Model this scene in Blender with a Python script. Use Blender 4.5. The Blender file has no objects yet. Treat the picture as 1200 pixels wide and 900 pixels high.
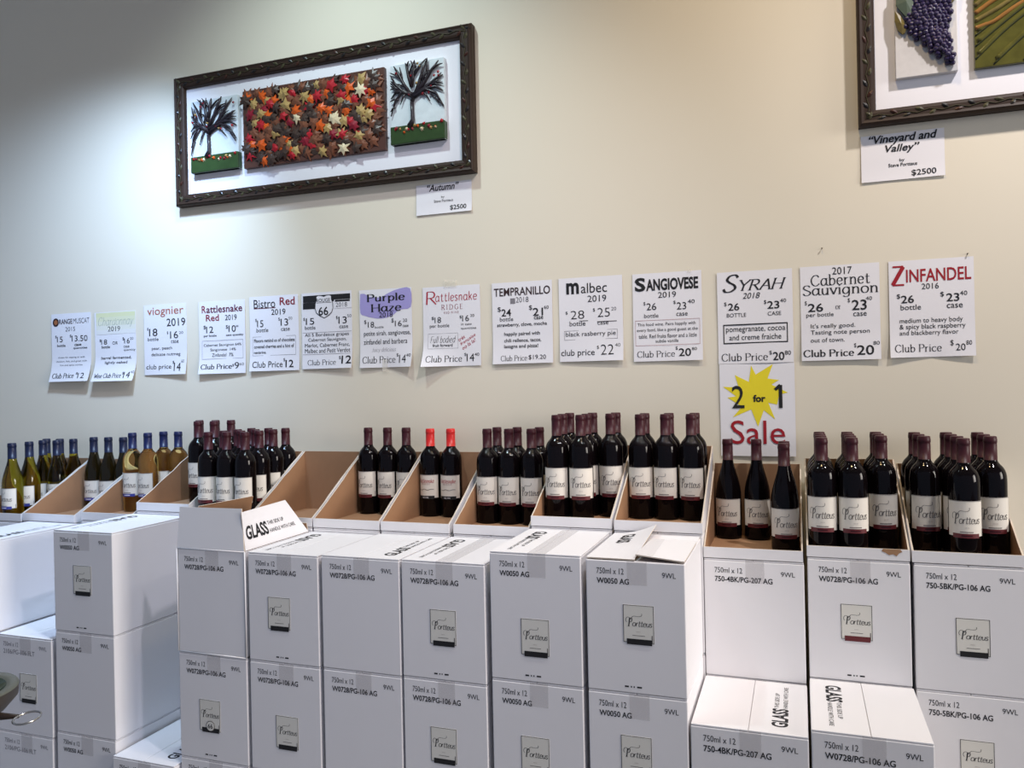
import bpy, bmesh, math, random
from mathutils import Vector, Matrix
random.seed(7)
SC = bpy.context.scene
COL = SC.collection
PI = math.pi

# ------------------------------------------------------------ camera
cam_data = bpy.data.cameras.new('camera')
cam = bpy.data.objects.new('camera', cam_data)
COL.objects.link(cam)
r_ = Vector((0.94031473, 0.33965647, -0.02101649))
u_ = Vector((0.01994926, 0.00663392, 0.99977898))
f_ = Vector((-0.33972082, 0.94052617, 0.00053792))
M = Matrix.Identity(4)
for i in range(3):
    M[i][0], M[i][1], M[i][2] = r_[i], u_[i], -f_[i]
M[0][3], M[1][3], M[2][3] = 0.36557, -2.67743, 1.45716
cam.matrix_world = M
cam_data.sensor_fit = 'HORIZONTAL'
cam_data.sensor_width = 36.0
cam_data.lens = 931.43 / 1200 * 36
cam_data.clip_start = 0.05
SC.camera = cam

# ------------------------------------------------------------ world, lamps, exposure
SC.view_settings.view_transform = 'Standard'
SC.view_settings.look = 'None'
SC.view_settings.gamma = 1.0
SC.view_settings.use_curve_mapping = False
SC.view_settings.exposure = 0.0
W = bpy.data.worlds.new('room_air')
SC.world = W
W.use_nodes = True
bg = W.node_tree.nodes['Background']
bg.inputs[0].default_value = (0.575, 0.70, 0.975, 1)
bg.inputs[1].default_value = 0.385

def area(name, loc, target, energy, color, sx, sy=None, spread=180, shape='RECTANGLE'):
    l = bpy.data.lights.new(name, 'AREA')
    l.energy = energy; l.color = color; l.shape = shape
    l.size = sx; l.size_y = sy or sx
    l.spread = math.radians(spread)
    o = bpy.data.objects.new(name, l); COL.objects.link(o)
    o.location = loc
    o.rotation_euler = (Vector(target) - Vector(loc)).to_track_quat('-Z', 'Y').to_euler()
    return o

# LAMPS
def spot(name, loc, target, power, color, size):
    l = bpy.data.lights.new(name, 'SPOT')
    l.energy = power; l.color = color; l.spot_size = math.radians(size); l.spot_blend = 1.0; l.shadow_soft_size = 0.06
    o = bpy.data.objects.new(name, l); COL.objects.link(o); o.location = loc
    o.rotation_euler = (Vector(target) - Vector(loc)).to_track_quat('-Z', 'Y').to_euler()
    return o
spot('overhead_spot', (-1.10, -0.95, 3.7), (-1.30, -0.10, 1.5), 93, (0.79, 0.97, 1.0), 100)
spot('overhead_spot', (-1.74, -0.74, 3.0), (-2.80, -0.10, 1.2), 168, (0.48, 0.67, 1.0), 100)  # added blue fill, hung low to brighten the far left wall
spot('overhead_spot', (0.30, -1.00, 3.8), (0.30, -0.15, 1.4), 60, (1.0, 0.72, 0.36), 100)
spot('overhead_spot', (1.60, -1.00, 3.8), (1.50, -0.15, 1.4), 218, (1.0, 0.945, 0.94), 110)
spot('overhead_spot', (0.70, -1.65, 3.7), (-1.60, -0.50, 0.9), 150, (0.93, 0.88, 1.0), 70)
# added warm fill from the far right for the case sides, no window there
area('side_fill', (6.0, -2.0, 2.3), (-1.8, -0.5, 0.9), 23, (0.97, 0.90, 0.82), 2.0, 2.2, spread=50)

# ------------------------------------------------------------ materials
def mat(name, color, rough=0.6, spec=0.5, metal=0.0, noise=0.0, nscale=20, bump=0.0, coat=0.0, trans=0.0, ior=1.45, alpha=1.0):
    m = bpy.data.materials.new(name); m.use_nodes = True
    nt = m.node_tree; b = nt.nodes['Principled BSDF']
    b.inputs['Base Color'].default_value = (*color, 1)
    b.inputs['Roughness'].default_value = rough
    b.inputs['Specular IOR Level'].default_value = spec
    b.inputs['Metallic'].default_value = metal
    b.inputs['Coat Weight'].default_value = coat
    b.inputs['Transmission Weight'].default_value = trans
    b.inputs['IOR'].default_value = ior
    b.inputs['Alpha'].default_value = alpha
    if noise or bump:
        tc = nt.nodes.new('ShaderNodeTexCoord'); n = nt.nodes.new('ShaderNodeTexNoise')
        n.inputs['Scale'].default_value = nscale; n.inputs['Detail'].default_value = 4
        nt.links.new(tc.outputs['Object'], n.inputs['Vector'])
        if noise:
            mx = nt.nodes.new('ShaderNodeMix'); mx.data_type = 'RGBA'
            mx.inputs['A'].default_value = (*[c * (1 - noise) for c in color], 1)
            mx.inputs['B'].default_value = (*[min(1, c * (1 + noise)) for c in color], 1)
            nt.links.new(n.outputs['Fac'], mx.inputs['Factor'])
            nt.links.new(mx.outputs['Result'], b.inputs['Base Color'])
        if bump:
            bp = nt.nodes.new('ShaderNodeBump'); bp.inputs['Strength'].default_value = bump; bp.inputs['Distance'].default_value = 0.002
            nt.links.new(n.outputs['Fac'], bp.inputs['Height']); nt.links.new(bp.outputs['Normal'], b.inputs['Normal'])
    return m

MT = {
    'wall': mat('cream_wall_paint', (0.76, 0.70, 0.575), 0.75, 0.3, noise=0.015, nscale=3, bump=0.04),
    'floor': mat('grey_floor', (0.30, 0.28, 0.26), 0.5, noise=0.1, nscale=2),
    'ceil': mat('ceiling_white', (0.75, 0.74, 0.72), 0.9),
    'box': mat('white_cardboard', (0.80, 0.785, 0.80), 0.6, 0.35, noise=0.02, nscale=6),
    'kraft': mat('kraft_cardboard', (0.35, 0.20, 0.112), 0.8, 0.2, noise=0.06, nscale=30),
    'kedge': mat('torn_cardboard_edge', (0.66, 0.57, 0.47), 0.85, 0.2, noise=0.12, nscale=90),
    'tape': mat('clear_packing_tape', (0.50, 0.47, 0.47), 0.30, 0.4, alpha=0.12),
    'ink': mat('black_ink', (0.018, 0.018, 0.02), 0.6, 0.3),
    'paper': mat('white_paper', (0.80, 0.785, 0.815), 0.7, 0.3, noise=0.01, nscale=8),
    'sticker': mat('cream_sticker', (0.74, 0.72, 0.66), 0.45),
    'label': mat('cream_wine_label', (0.80, 0.75, 0.665), 0.55, noise=0.015, nscale=60),
    'labeledge': mat('grey_label_rule', (0.25, 0.23, 0.22), 0.5),
    'strip': mat('maroon_label_strip', (0.13, 0.02, 0.024), 0.4),
    'bluestrip': mat('blue_label_strip', (0.05, 0.06, 0.30), 0.4),
    'labelink': mat('grey_label_ink', (0.10, 0.09, 0.085), 0.6),
    'lightink': mat('pale_label_ink', (0.50, 0.46, 0.42), 0.6),
    'redglass': mat('dark_red_wine_glass', (0.004, 0.0025, 0.003), 0.06, 0.22),
    'capmaroon': mat('maroon_capsule', (0.044, 0.008, 0.013), 0.42, 0.32),
    'capblue': mat('navy_capsule', (0.006, 0.010, 0.036), 0.40, 0.5),
    'capbright': mat('bright_blue_capsule', (0.006, 0.011, 0.060), 0.40, 0.5),
    'capred': mat('red_capsule', (0.62, 0.022, 0.02), 0.35, 0.5),
    'amber': mat('golden_wine_glass', (0.96, 0.74, 0.30), 0.03, 0.5, trans=1.0, ior=1.36),
    'olive': mat('olive_wine_glass', (0.46, 0.37, 0.025), 0.04, 0.5, trans=1.0, ior=1.38),
    'brownglass': mat('brown_wine_glass', (0.035, 0.022, 0.005), 0.05, 0.5, trans=0.7, ior=1.4),
    'frame': mat('dark_brown_frame_wood', (0.032, 0.018, 0.012), 0.5, 0.25, noise=0.2, nscale=25),
    'matboard': mat('white_mat_board', (0.80, 0.79, 0.83), 0.75),
    'leafgreen': mat('bronze_green_ornament', (0.055, 0.050, 0.024), 0.4, 0.3),
    'leafdark': mat('black_ornament', (0.012, 0.009, 0.008), 0.35),
    'leafred': mat('dark_red_ornament', (0.045, 0.016, 0.010), 0.4, 0.3),
    'tilebrown': mat('brown_clay_tile', (0.085, 0.035, 0.024), 0.4),
    'tilesky': mat('pale_blue_tile', (0.62, 0.68, 0.70), 0.4, noise=0.14, nscale=45),
    'tilegreen': mat('green_grass_glaze', (0.028, 0.058, 0.016), 0.3, noise=0.3, nscale=40),
    'bark': mat('dark_bark_clay', (0.020, 0.014, 0.018), 0.35),
    'lf_red': mat('red_leaf_glaze', (0.38, 0.014, 0.022), 0.38, 0.35),
    'lf_orange': mat('orange_leaf_glaze', (0.60, 0.095, 0.012), 0.38, 0.35),
    'lf_tan': mat('tan_leaf_glaze', (0.40, 0.27, 0.10), 0.38, 0.35),
    'lf_brown': mat('brown_leaf_glaze', (0.17, 0.062, 0.032), 0.38, 0.35),
    'lf_dark': mat('dark_leaf_glaze', (0.055, 0.034, 0.026), 0.38, 0.35),
    'lf_maroon': mat('maroon_leaf_glaze', (0.22, 0.012, 0.025), 0.38, 0.35),
    'lf_cream': mat('cream_leaf_glaze', (0.62, 0.52, 0.34), 0.38, 0.35),
    'stone': mat('pale_grey_tile', (0.60, 0.58, 0.57), 0.4, noise=0.1, nscale=60),
    'grape': mat('purple_grape_glaze', (0.022, 0.014, 0.055), 0.13, 0.6),
    'grapeleaf': mat('dull_green_leaf', (0.07, 0.10, 0.07), 0.5),
    'goldleaf': mat('mottled_gold_leaf', (0.15, 0.115, 0.035), 0.2, noise=0.5, nscale=60),
    'valley': mat('olive_valley_glaze', (0.085, 0.080, 0.016), 0.12, noise=0.45, nscale=35),
    'valleyline': mat('dark_valley_furrow', (0.02, 0.025, 0.006), 0.3),
    'ochre': mat('ochre_valley_glaze', (0.26, 0.12, 0.03), 0.18, noise=0.3, nscale=30),
    'bowl': mat('taupe_stoneware', (0.06, 0.05, 0.04), 0.45, noise=0.1, nscale=30),
    'bowlrim': mat('pale_stoneware_rim', (0.12, 0.12, 0.09), 0.4),
    'bowlgreen': mat('green_glaze', (0.035, 0.05, 0.02), 0.08),
    'wood': mat('dark_turned_wood', (0.035, 0.02, 0.012), 0.4),
    'steel': mat('bright_steel', (0.55, 0.52, 0.48), 0.22, metal=1.0),
    'nail': mat('dark_nail', (0.10, 0.08, 0.06), 0.4, metal=0.6),
}
def inkmat(n, c): return mat(n, c, 0.6, 0.3)
INK = {
    'k': MT['ink'], 'n': inkmat('charcoal_brown_ink', (0.035, 0.018, 0.02)), 'g': inkmat('grey_ink', (0.22, 0.21, 0.23)),
    'v': inkmat('sage_ink', (0.36, 0.40, 0.34)), 'u': inkmat('rust_ink', (0.42, 0.12, 0.06)), 'o': inkmat('orange_brown_ink', (0.36, 0.13, 0.05)),
    'd': inkmat('dark_red_ink', (0.26, 0.03, 0.045)), 'm': inkmat('plum_ink', (0.13, 0.02, 0.04)), 'R': inkmat('crimson_ink', (0.42, 0.02, 0.04)),
    'C': inkmat('carmine_ink', (0.34, 0.015, 0.025)), 'p': inkmat('violet_ink', (0.37, 0.33, 0.64)), 'y': inkmat('pale_yellow_ink', (0.72, 0.72, 0.40)),
    'Y': inkmat('bright_yellow_ink', (0.82, 0.68, 0.03)), 'w': MT['paper'],
}
for i, t in enumerate((0.15, 0.32, 0.5, 0.68, 0.85)):
    a, b = (0.70, 0.71, 0.38), (0.80, 0.785, 0.81)
    INK['y%d' % i] = inkmat('pale_yellow_print', tuple(a[k] * (1 - t) + b[k] * t for k in range(3)))

# ------------------------------------------------------------ mesh builder
class MB:
    def __init__(s): s.v = []; s.f = []; s.m = []; s.mats = []; s.smooth = []
    def mi(s, m):
        if m not in s.mats: s.mats.append(m)
        return s.mats.index(m)
    def add(s, vs, fs, m, smooth=False):
        o = len(s.v); s.v += [tuple(v) for v in vs]
        k = s.mi(m)
        for f in fs: s.f.append(tuple(i + o for i in f)); s.m.append(k); s.smooth.append(smooth)
        return o
    def box(s, x0, x1, y0, y1, z0, z1, m, bev=0.0, mats=None):
        if bev:
            bm = bmesh.new(); bmesh.ops.create_cube(bm, size=1)
            for v in bm.verts: v.co = Vector(((x0 + x1) / 2 + v.co.x * (x1 - x0), (y0 + y1) / 2 + v.co.y * (y1 - y0), (z0 + z1) / 2 + v.co.z * (z1 - z0)))
            bmesh.ops.bevel(bm, geom=bm.edges[:], offset=bev, segments=2, affect='EDGES', profile=0.5)
            s.bm(bm, m); return
        vs = [(x, y, z) for z in (z0, z1) for y in (y0, y1) for x in (x0, x1)]
        fs = [(0, 2, 3, 1), (4, 5, 7, 6), (0, 1, 5, 4), (2, 6, 7, 3), (0, 4, 6, 2), (1, 3, 7, 5)]  # -z +z -y +y -x +x
        if mats:
            o = len(s.v); s.v += vs
            for f, mm in zip(fs, mats): s.f.append(tuple(i + o for i in f)); s.m.append(s.mi(mm)); s.smooth.append(False)
        else: s.add(vs, fs, m)
    def bm(s, bm, m, smooth=False):
        bm.verts.index_update()
        s.add([v.co[:] for v in bm.verts], [[v.index for v in f.verts] for f in bm.faces], m, smooth); bm.free()
    def prism(s, poly, d, m, back=True, mfront=None):
        """poly: list of 3D points (planar); d: extrusion vector"""
        n = len(poly); d = Vector(d)
        a = [Vector(p) for p in poly]; b = [p + d for p in a]
        s.add(a, [tuple(range(n))], mfront or m)
        s.add(b, [tuple(reversed(range(n)))], m)
        s.add(a + b, [(i, i + n, (i + 1) % n + n, (i + 1) % n) for i in range(n)], m)
    def lathe(s, prof, m, seg=40, c=(0, 0, 0), smooth=True, a0=0, a1=2 * PI):
        full = abs(a1 - a0 - 2 * PI) < 1e-6
        n = seg if full else seg + 1
        vs = []
        for r, z in prof:
            for k in range(n):
                a = a0 + (a1 - a0) * k / seg
                vs.append((c[0] + r * math.cos(a), c[1] + r * math.sin(a), c[2] + z))
        fs = []
        for j in range(len(prof) - 1):
            for k in range(seg):
                k2 = (k + 1) % n
                fs.append((j * n + k, j * n + k2, (j + 1) * n + k2, (j + 1) * n + k))
        s.add(vs, fs, m, smooth)
    def tube(s, pts, rad, m, seg=8, cap=True):
        pts = [Vector(p) for p in pts]; n = len(pts)
        if not hasattr(rad, '__len__'): rad = [rad] * n
        vs = []; up = None
        for i, p in enumerate(pts):
            t = (pts[min(i + 1, n - 1)] - pts[max(i - 1, 0)]).normalized()
            if up is None: up = t.orthogonal().normalized()
            up = (up - t * up.dot(t)).normalized(); w = t.cross(up)
            for k in range(seg):
                a = 2 * PI * k / seg
                vs.append(p + (up * math.cos(a) + w * math.sin(a)) * rad[i])
        fs = [(i * seg + k, i * seg + (k + 1) % seg, (i + 1) * seg + (k + 1) % seg, (i + 1) * seg + k) for i in range(n - 1) for k in range(seg)]
        if cap: fs += [tuple(reversed(range(seg))), tuple((n - 1) * seg + k for k in range(seg))]
        s.add(vs, fs, m, True)
    def flat(s, shape, fn, m):
        """2D mesh (verts, faces) mapped to 3D by fn"""
        s.add([fn(x, y) for x, y in shape[0]], shape[1], m)
    def build(s, name, parent=None, loc=None):
        me = bpy.data.meshes.new(name); me.from_pydata(s.v, [], s.f)
        for m in s.mats: me.materials.append(m)
        me.polygons.foreach_set('material_index', s.m); me.polygons.foreach_set('use_smooth', s.smooth)
        me.update()
        o = bpy.data.objects.new(name, me); COL.objects.link(o)
        if parent is not None: o.parent = parent
        if loc is not None: o.location = loc
        return o

def tag(o, label, cat, group=None):
    o['label'] = label; o['category'] = cat
    if group: o['group'] = group
    return o
def thing(name, label, cat, loc=(0, 0, 0), group=None):
    o = bpy.data.objects.new(name, None); COL.objects.link(o); o.empty_display_size = 0.05
    o.location = loc
    return tag(o, label, cat, group)
def struct(o): o['kind'] = 'structure'; return o

# ------------------------------------------------------------ lettering
def sub2(vs, fs): return (vs, fs)
_tc = {}
def font_shape(text, weight=0.0, shear=0.0):
    key = (text, weight, shear)
    if key in _tc: return _tc[key]
    cu = bpy.data.curves.new('lettering', 'FONT'); cu.body = text; cu.resolution_u = 3; cu.fill_mode = 'FRONT'
    cu.offset = weight; cu.shear = shear
    ob = bpy.data.objects.new('lettering', cu); COL.objects.link(ob)
    dg = bpy.context.evaluated_depsgraph_get()
    me = bpy.data.meshes.new_from_object(ob.evaluated_get(dg))
    vs = [(v.co.x, v.co.y) for v in me.vertices]; fs = [tuple(p.vertices) for p in me.polygons]
    bpy.data.objects.remove(ob); bpy.data.curves.remove(cu); bpy.data.meshes.remove(me)
    _tc[key] = (vs, fs); return _tc[key]

def cr(pts, n=6):
    """Catmull-Rom through 2D points"""
    if len(pts) < 3: return list(pts)
    P = [pts[0]] + list(pts) + [pts[-1]]; out = []
    for i in range(1, len(P) - 2):
        for k in range(n):
            t = k / n
            out.append(tuple(0.5 * (2 * P[i][j] + (P[i + 1][j] - P[i - 1][j]) * t + (2 * P[i - 1][j] - 5 * P[i][j] + 4 * P[i + 1][j] - P[i + 2][j]) * t * t + (3 * P[i][j] - P[i - 1][j] - 3 * P[i + 1][j] + P[i + 2][j]) * t ** 3) for j in (0, 1)))
    out.append(tuple(pts[-1])); return out
def ribbon(pts, wmin, wmax):
    n = len(pts); vs = []; fs = []
    for i in range(n):
        a = pts[max(i - 1, 0)]; b = pts[min(i + 1, n - 1)]
        dx, dy = b[0] - a[0], b[1] - a[1]; L = math.hypot(dx, dy) or 1e-9
        w = (wmin + (wmax - wmin) * abs(dy) / L) / 2
        nx, ny = -dy / L * w, dx / L * w
        vs += [(pts[i][0] + nx, pts[i][1] + ny), (pts[i][0] - nx, pts[i][1] - ny)]
    for i in range(n - 1): fs.append((2 * i, 2 * i + 1, 2 * i + 3, 2 * i + 2))
    return vs, fs
def merge(shapes):
    vs = []; fs = []
    for v, f in shapes:
        o = len(vs); vs += v; fs += [tuple(i + o for i in q) for q in f]
    return vs, fs
BOWL = [(.4, .36), (.3, .48), (.15, .46), (.04, .28), (.08, .07), (.2, 0), (.33, .08), (.4, .22)]
GL = {
 'a': (.5, [('c', BOWL), ('l', [(.4, .48), (.4, .06), (.48, 0)])]),
 'b': (.48, [('l', [(.08, .75), (.08, 0)]), ('c', [(.08, .3), (.2, .47), (.36, .42), (.42, .25), (.36, .06), (.2, 0), (.08, .1)])]),
 'c': (.43, [('c', [(.38, .4), (.28, .48), (.13, .44), (.04, .25), (.1, .07), (.24, 0), (.38, .08)])]),
 'd': (.5, [('c', BOWL), ('l', [(.4, .75), (.4, 0)])]),
 'e': (.44, [('c', [(.06, .26), (.36, .27), (.35, .42), (.22, .49), (.1, .42), (.04, .24), (.1, .06), (.24, 0), (.38, .08)])]),
 'f': (.32, [('c', [(.34, .68), (.26, .75), (.16, .68), (.14, .5), (.14, 0)]), ('l', [(.02, .47), (.28, .47)])]),
 'g': (.5, [('c', BOWL), ('c', [(.4, .48), (.4, -.05), (.32, -.2), (.16, -.22), (.06, -.14)])]),
 'h': (.48, [('l', [(.08, .75), (.08, 0)]), ('c', [(.08, .32), (.2, .47), (.34, .44), (.38, .3), (.38, .1)]), ('l', [(.38, .12), (.38, 0)])]),
 'i': (.18, [('l', [(.08, .48), (.08, 0)]), ('l', [(.07, .62), (.09, .69)])]),
 'k': (.44, [('l', [(.08, .75), (.08, 0)]), ('l', [(.36, .48), (.09, .2)]), ('l', [(.18, .28), (.4, 0)])]),
 'l': (.18, [('l', [(.08, .75), (.08, 0)])]),
 'm': (.74, [('l', [(.08, .48), (.08, 0)]), ('c', [(.08, .32), (.18, .47), (.3, .44), (.35, .3), (.35, .1)]), ('l', [(.35, .12), (.35, 0)]), ('c', [(.35, .32), (.45, .47), (.58, .44), (.62, .3), (.62, .1)]), ('l', [(.62, .12), (.62, 0)])]),
 'n': (.48, [('l', [(.08, .48), (.08, 0)]), ('c', [(.08, .32), (.2, .47), (.34, .44), (.38, .3), (.38, .1)]), ('l', [(.38, .12), (.38, 0)])]),
 'o': (.47, [('c', [(.22, .49), (.08, .42), (.03, .24), (.09, .06), (.22, 0), (.36, .06), (.42, .24), (.37, .42), (.22, .49)])]),
 'p': (.48, [('l', [(.08, .48), (.08, -.22)]), ('c', [(.08, .3), (.2, .47), (.36, .42), (.42, .25), (.36, .06), (.2, 0), (.08, .1)])]),
 'r': (.34, [('l', [(.08, .48), (.08, 0)]), ('c', [(.08, .28), (.16, .44), (.3, .46)])]),
 's': (.36, [('c', [(.3, .4), (.2, .49), (.07, .42), (.1, .3), (.26, .2), (.3, .09), (.18, 0), (.04, .07)])]),
 't': (.34, [('c', [(.14, .65), (.14, .1), (.2, 0), (.32, .05)]), ('l', [(.02, .47), (.3, .47)])]),
 'u': (.48, [('c', [(.08, .48), (.08, .14), (.16, .01), (.28, .04), (.38, .16)]), ('l', [(.38, .48), (.38, 0)])]),
 'v': (.42, [('l', [(.02, .48), (.2, 0), (.38, .48)])]),
 'y': (.42, [('l', [(.02, .48), (.2, .02)]), ('l', [(.4, .48), (.12, -.22)])]),
 'z': (.4, [('l', [(.04, .47), (.34, .47), (.03, .01), (.36, .01)])]),
 'A': (.6, [('l', [(.02, 0), (.3, .74), (.58, 0)]), ('l', [(.13, .26), (.47, .26)])]),
 'C': (.62, [('c', [(.56, .6), (.42, .74), (.2, .7), (.05, .48), (.06, .22), (.2, .03), (.4, 0), (.58, .14)])]),
 'D': (.65, [('l', [(.08, .74), (.08, 0)]), ('c', [(.08, .74), (.35, .72), (.58, .55), (.6, .3), (.48, .08), (.3, .01), (.08, 0)])]),
 'E': (.52, [('l', [(.08, .74), (.08, 0)]), ('l', [(.08, .73), (.46, .73)]), ('l', [(.08, .39), (.38, .39)]), ('l', [(.08, .01), (.48, .01)])]),
 'F': (.48, [('l', [(.08, .74), (.08, 0)]), ('l', [(.08, .73), (.46, .73)]), ('l', [(.08, .39), (.36, .39)])]),
 'G': (.64, [('c', [(.56, .6), (.42, .74), (.2, .7), (.05, .48), (.06, .22), (.2, .03), (.4, 0), (.58, .12)]), ('l', [(.58, .1), (.58, .34), (.4, .34)])]),
 'H': (.66, [('l', [(.08, .74), (.08, 0)]), ('l', [(.58, .74), (.58, 0)]), ('l', [(.08, .38), (.58, .38)])]),
 'I': (.2, [('l', [(.1, .74), (.1, 0)])]),
 'J': (.38, [('c', [(.3, .74), (.3, .15), (.2, 0), (.05, .05)])]),
 'P': (.52, [('l', [(.08, .74), (.08, 0)]), ('c', [(.08, .74), (.36, .73), (.48, .58), (.4, .4), (.08, .36)])]),
 'R': (.6, [('l', [(.08, .74), (.08, 0)]), ('c', [(.08, .74), (.36, .73), (.48, .58), (.4, .4), (.08, .36)]), ('l', [(.26, .37), (.58, 0)])]),
 'S': (.5, [('c', [(.44, .62), (.32, .74), (.12, .7), (.06, .54), (.18, .42), (.38, .3), (.46, .16), (.34, .02), (.14, .01), (.03, .14)])]),
 'W': (.78, [('l', [(0, .74), (.2, 0), (.38, .6), (.56, 0), (.76, .74)])]),
 'Y': (.6, [('l', [(.02, .74), (.3, .36), (.58, .74)]), ('l', [(.3, .36), (.3, 0)])]),
 '1': (.3, [('l', [(.02, .58), (.17, .73), (.17, 0)])]),
 'Z': (.58, [('l', [(.04, .73), (.54, .73), (.03, .01), (.56, .01)])]),
}
def stroke_shape(text, thin=.03, thick=.085, serif=True, shear=0.0, jitter=0.0):
    sh = []; x = 0
    for ch in text:
        if ch not in GL: x += .28; continue
        w, st = GL[ch]
        for kind, pts in st:
            P = cr(pts) if kind == 'c' else pts
            if kind == 'l':   # straight strokes, one ribbon per leg
                for a, b in zip(P[:-1], P[1:]): sh.append(([(x + q[0], q[1]) for q in ribbon([a, b], thin, thick)[0]], [(0, 1, 3, 2)]))
                if serif:
                    for q, o in ((P[0], P[1]), (P[-1], P[-2])):
                        if abs(q[1] - o[1]) > abs(q[0] - o[0]) * 0.6 and min(abs(q[1] - t) for t in (0, .48, .74, .75, -.22)) < .015:
                            y = q[1]; t = thin * .55; l = -.085; r = .085
                            if y > .47 and ch in 'bdhklnmrpiu': r = .02
                            sh.append(([(x + q[0] + l, y - t), (x + q[0] + r, y - t), (x + q[0] + r, y + t), (x + q[0] + l, y + t)], [(0, 1, 2, 3)]))
            else:
                v, f = ribbon(P, thin, thick); sh.append(([(x + a, b) for a, b in v], f))
        x += w + .05 + jitter * random.random()
    vs, fs = merge(sh)
    return [(a + shear * b, b) for a, b in vs], fs
def styled(text, st):
    if st == 'r': return font_shape(text)
    if st == 't': return font_shape(text, -0.012)
    if st == 'b': return font_shape(text, 0.012)
    if st == 'B': return font_shape(text, 0.034)
    if st == 'bi': return font_shape(text, 0.02, 0.25)
    if st == 'ri': return font_shape(text, 0.0, 0.25)
    if st == 's': return stroke_shape(text)
    if st == 'sb': return stroke_shape(text, .045, .125)
    if st == 'sB': return stroke_shape(text, .07, .2)
    if st == 'i': return stroke_shape(text, .025, .055, False, 0.3)
    if st == 'I': return stroke_shape(text, .04, .10, True, 0.3)
    if st == 'one': return stroke_shape(text, .07, .10, False)
    if st == 'k': return stroke_shape(text, .035, .075, False, 0.05, 0.06)
def fit(shape, x0, x1, yc, h, rot=0):
    """scale a 2D shape into the box x0..x1, height h centred on yc (y up)"""
    vs, fs = shape
    if not vs: return shape
    ax = min(v[0] for v in vs); bx = max(v[0] for v in vs); ay = min(v[1] for v in vs); by = max(v[1] for v in vs)
    sx = (x1 - x0) / max(bx - ax, 1e-6); sy = h / max(by - ay, 1e-6)
    out = [(x0 + (a - ax) * sx, yc - h / 2 + (b - ay) * sy) for a, b in vs]
    if rot:
        c, s = math.cos(math.radians(rot)), math.sin(math.radians(rot)); mx = (x0 + x1) / 2
        out = [(mx + (a - mx) * c - (b - yc) * s, yc + (a - mx) * s + (b - yc) * c) for a, b in out]
    return out, fs
def rect2(x0, y0, x1, y1): return [(x0, y0), (x1, y0), (x1, y1), (x0, y1)], [(0, 1, 2, 3)]
def frame2(x0, y0, x1, y1, t): return merge([rect2(x0, y0, x1, y0 + t), rect2(x0, y1 - t, x1, y1), rect2(x0, y0, x0 + t, y1), rect2(x1 - t, y0, x1, y1)])

# the handwritten wine-label name: a swash P, a long flourish and slanted letters (unit box about 1.5 x 1)
def script_name():
    sh = []
    sh.append(ribbon(cr([(.09, .36), (.02, .44), (.02, .56), (.10, .66), (.22, .67), (.33, .60), (.37, .52)]), .018, .03))
    sh.append(ribbon(cr([(.30, .62), (.27, .45), (.24, .24), (.21, .12)]), .03, .075))
    sh.append(ribbon(cr([(.28, .56), (.37, .64), (.46, .60), (.47, .50), (.39, .40), (.28, .38)]), .022, .05))
    sh.append(ribbon(cr([(.15, .12), (.22, .13), (.29, .11)]), .025, .03))
    sh.append(ribbon(cr([(.40, .58), (.48, .70), (.60, .76), (.80, .75), (1.02, .75), (1.16, .80), (1.19, .90), (1.15, .92)]), .018, .028))
    x = .47
    for ch in 'ortteus':
        w, st = GL[ch]; k = .56
        for kind, pts in st:
            P = cr(pts, 4) if kind == 'c' else pts
            v, f = ribbon([(x + (a + b * .18) * k, .14 + b * k * (.86 if ch == 't' else .84)) for a, b in P], .022, .044)
            sh.append((v, f))
        x += (w + .03) * k * .86
    return merge(sh)
SCRIPT = script_name()
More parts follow.
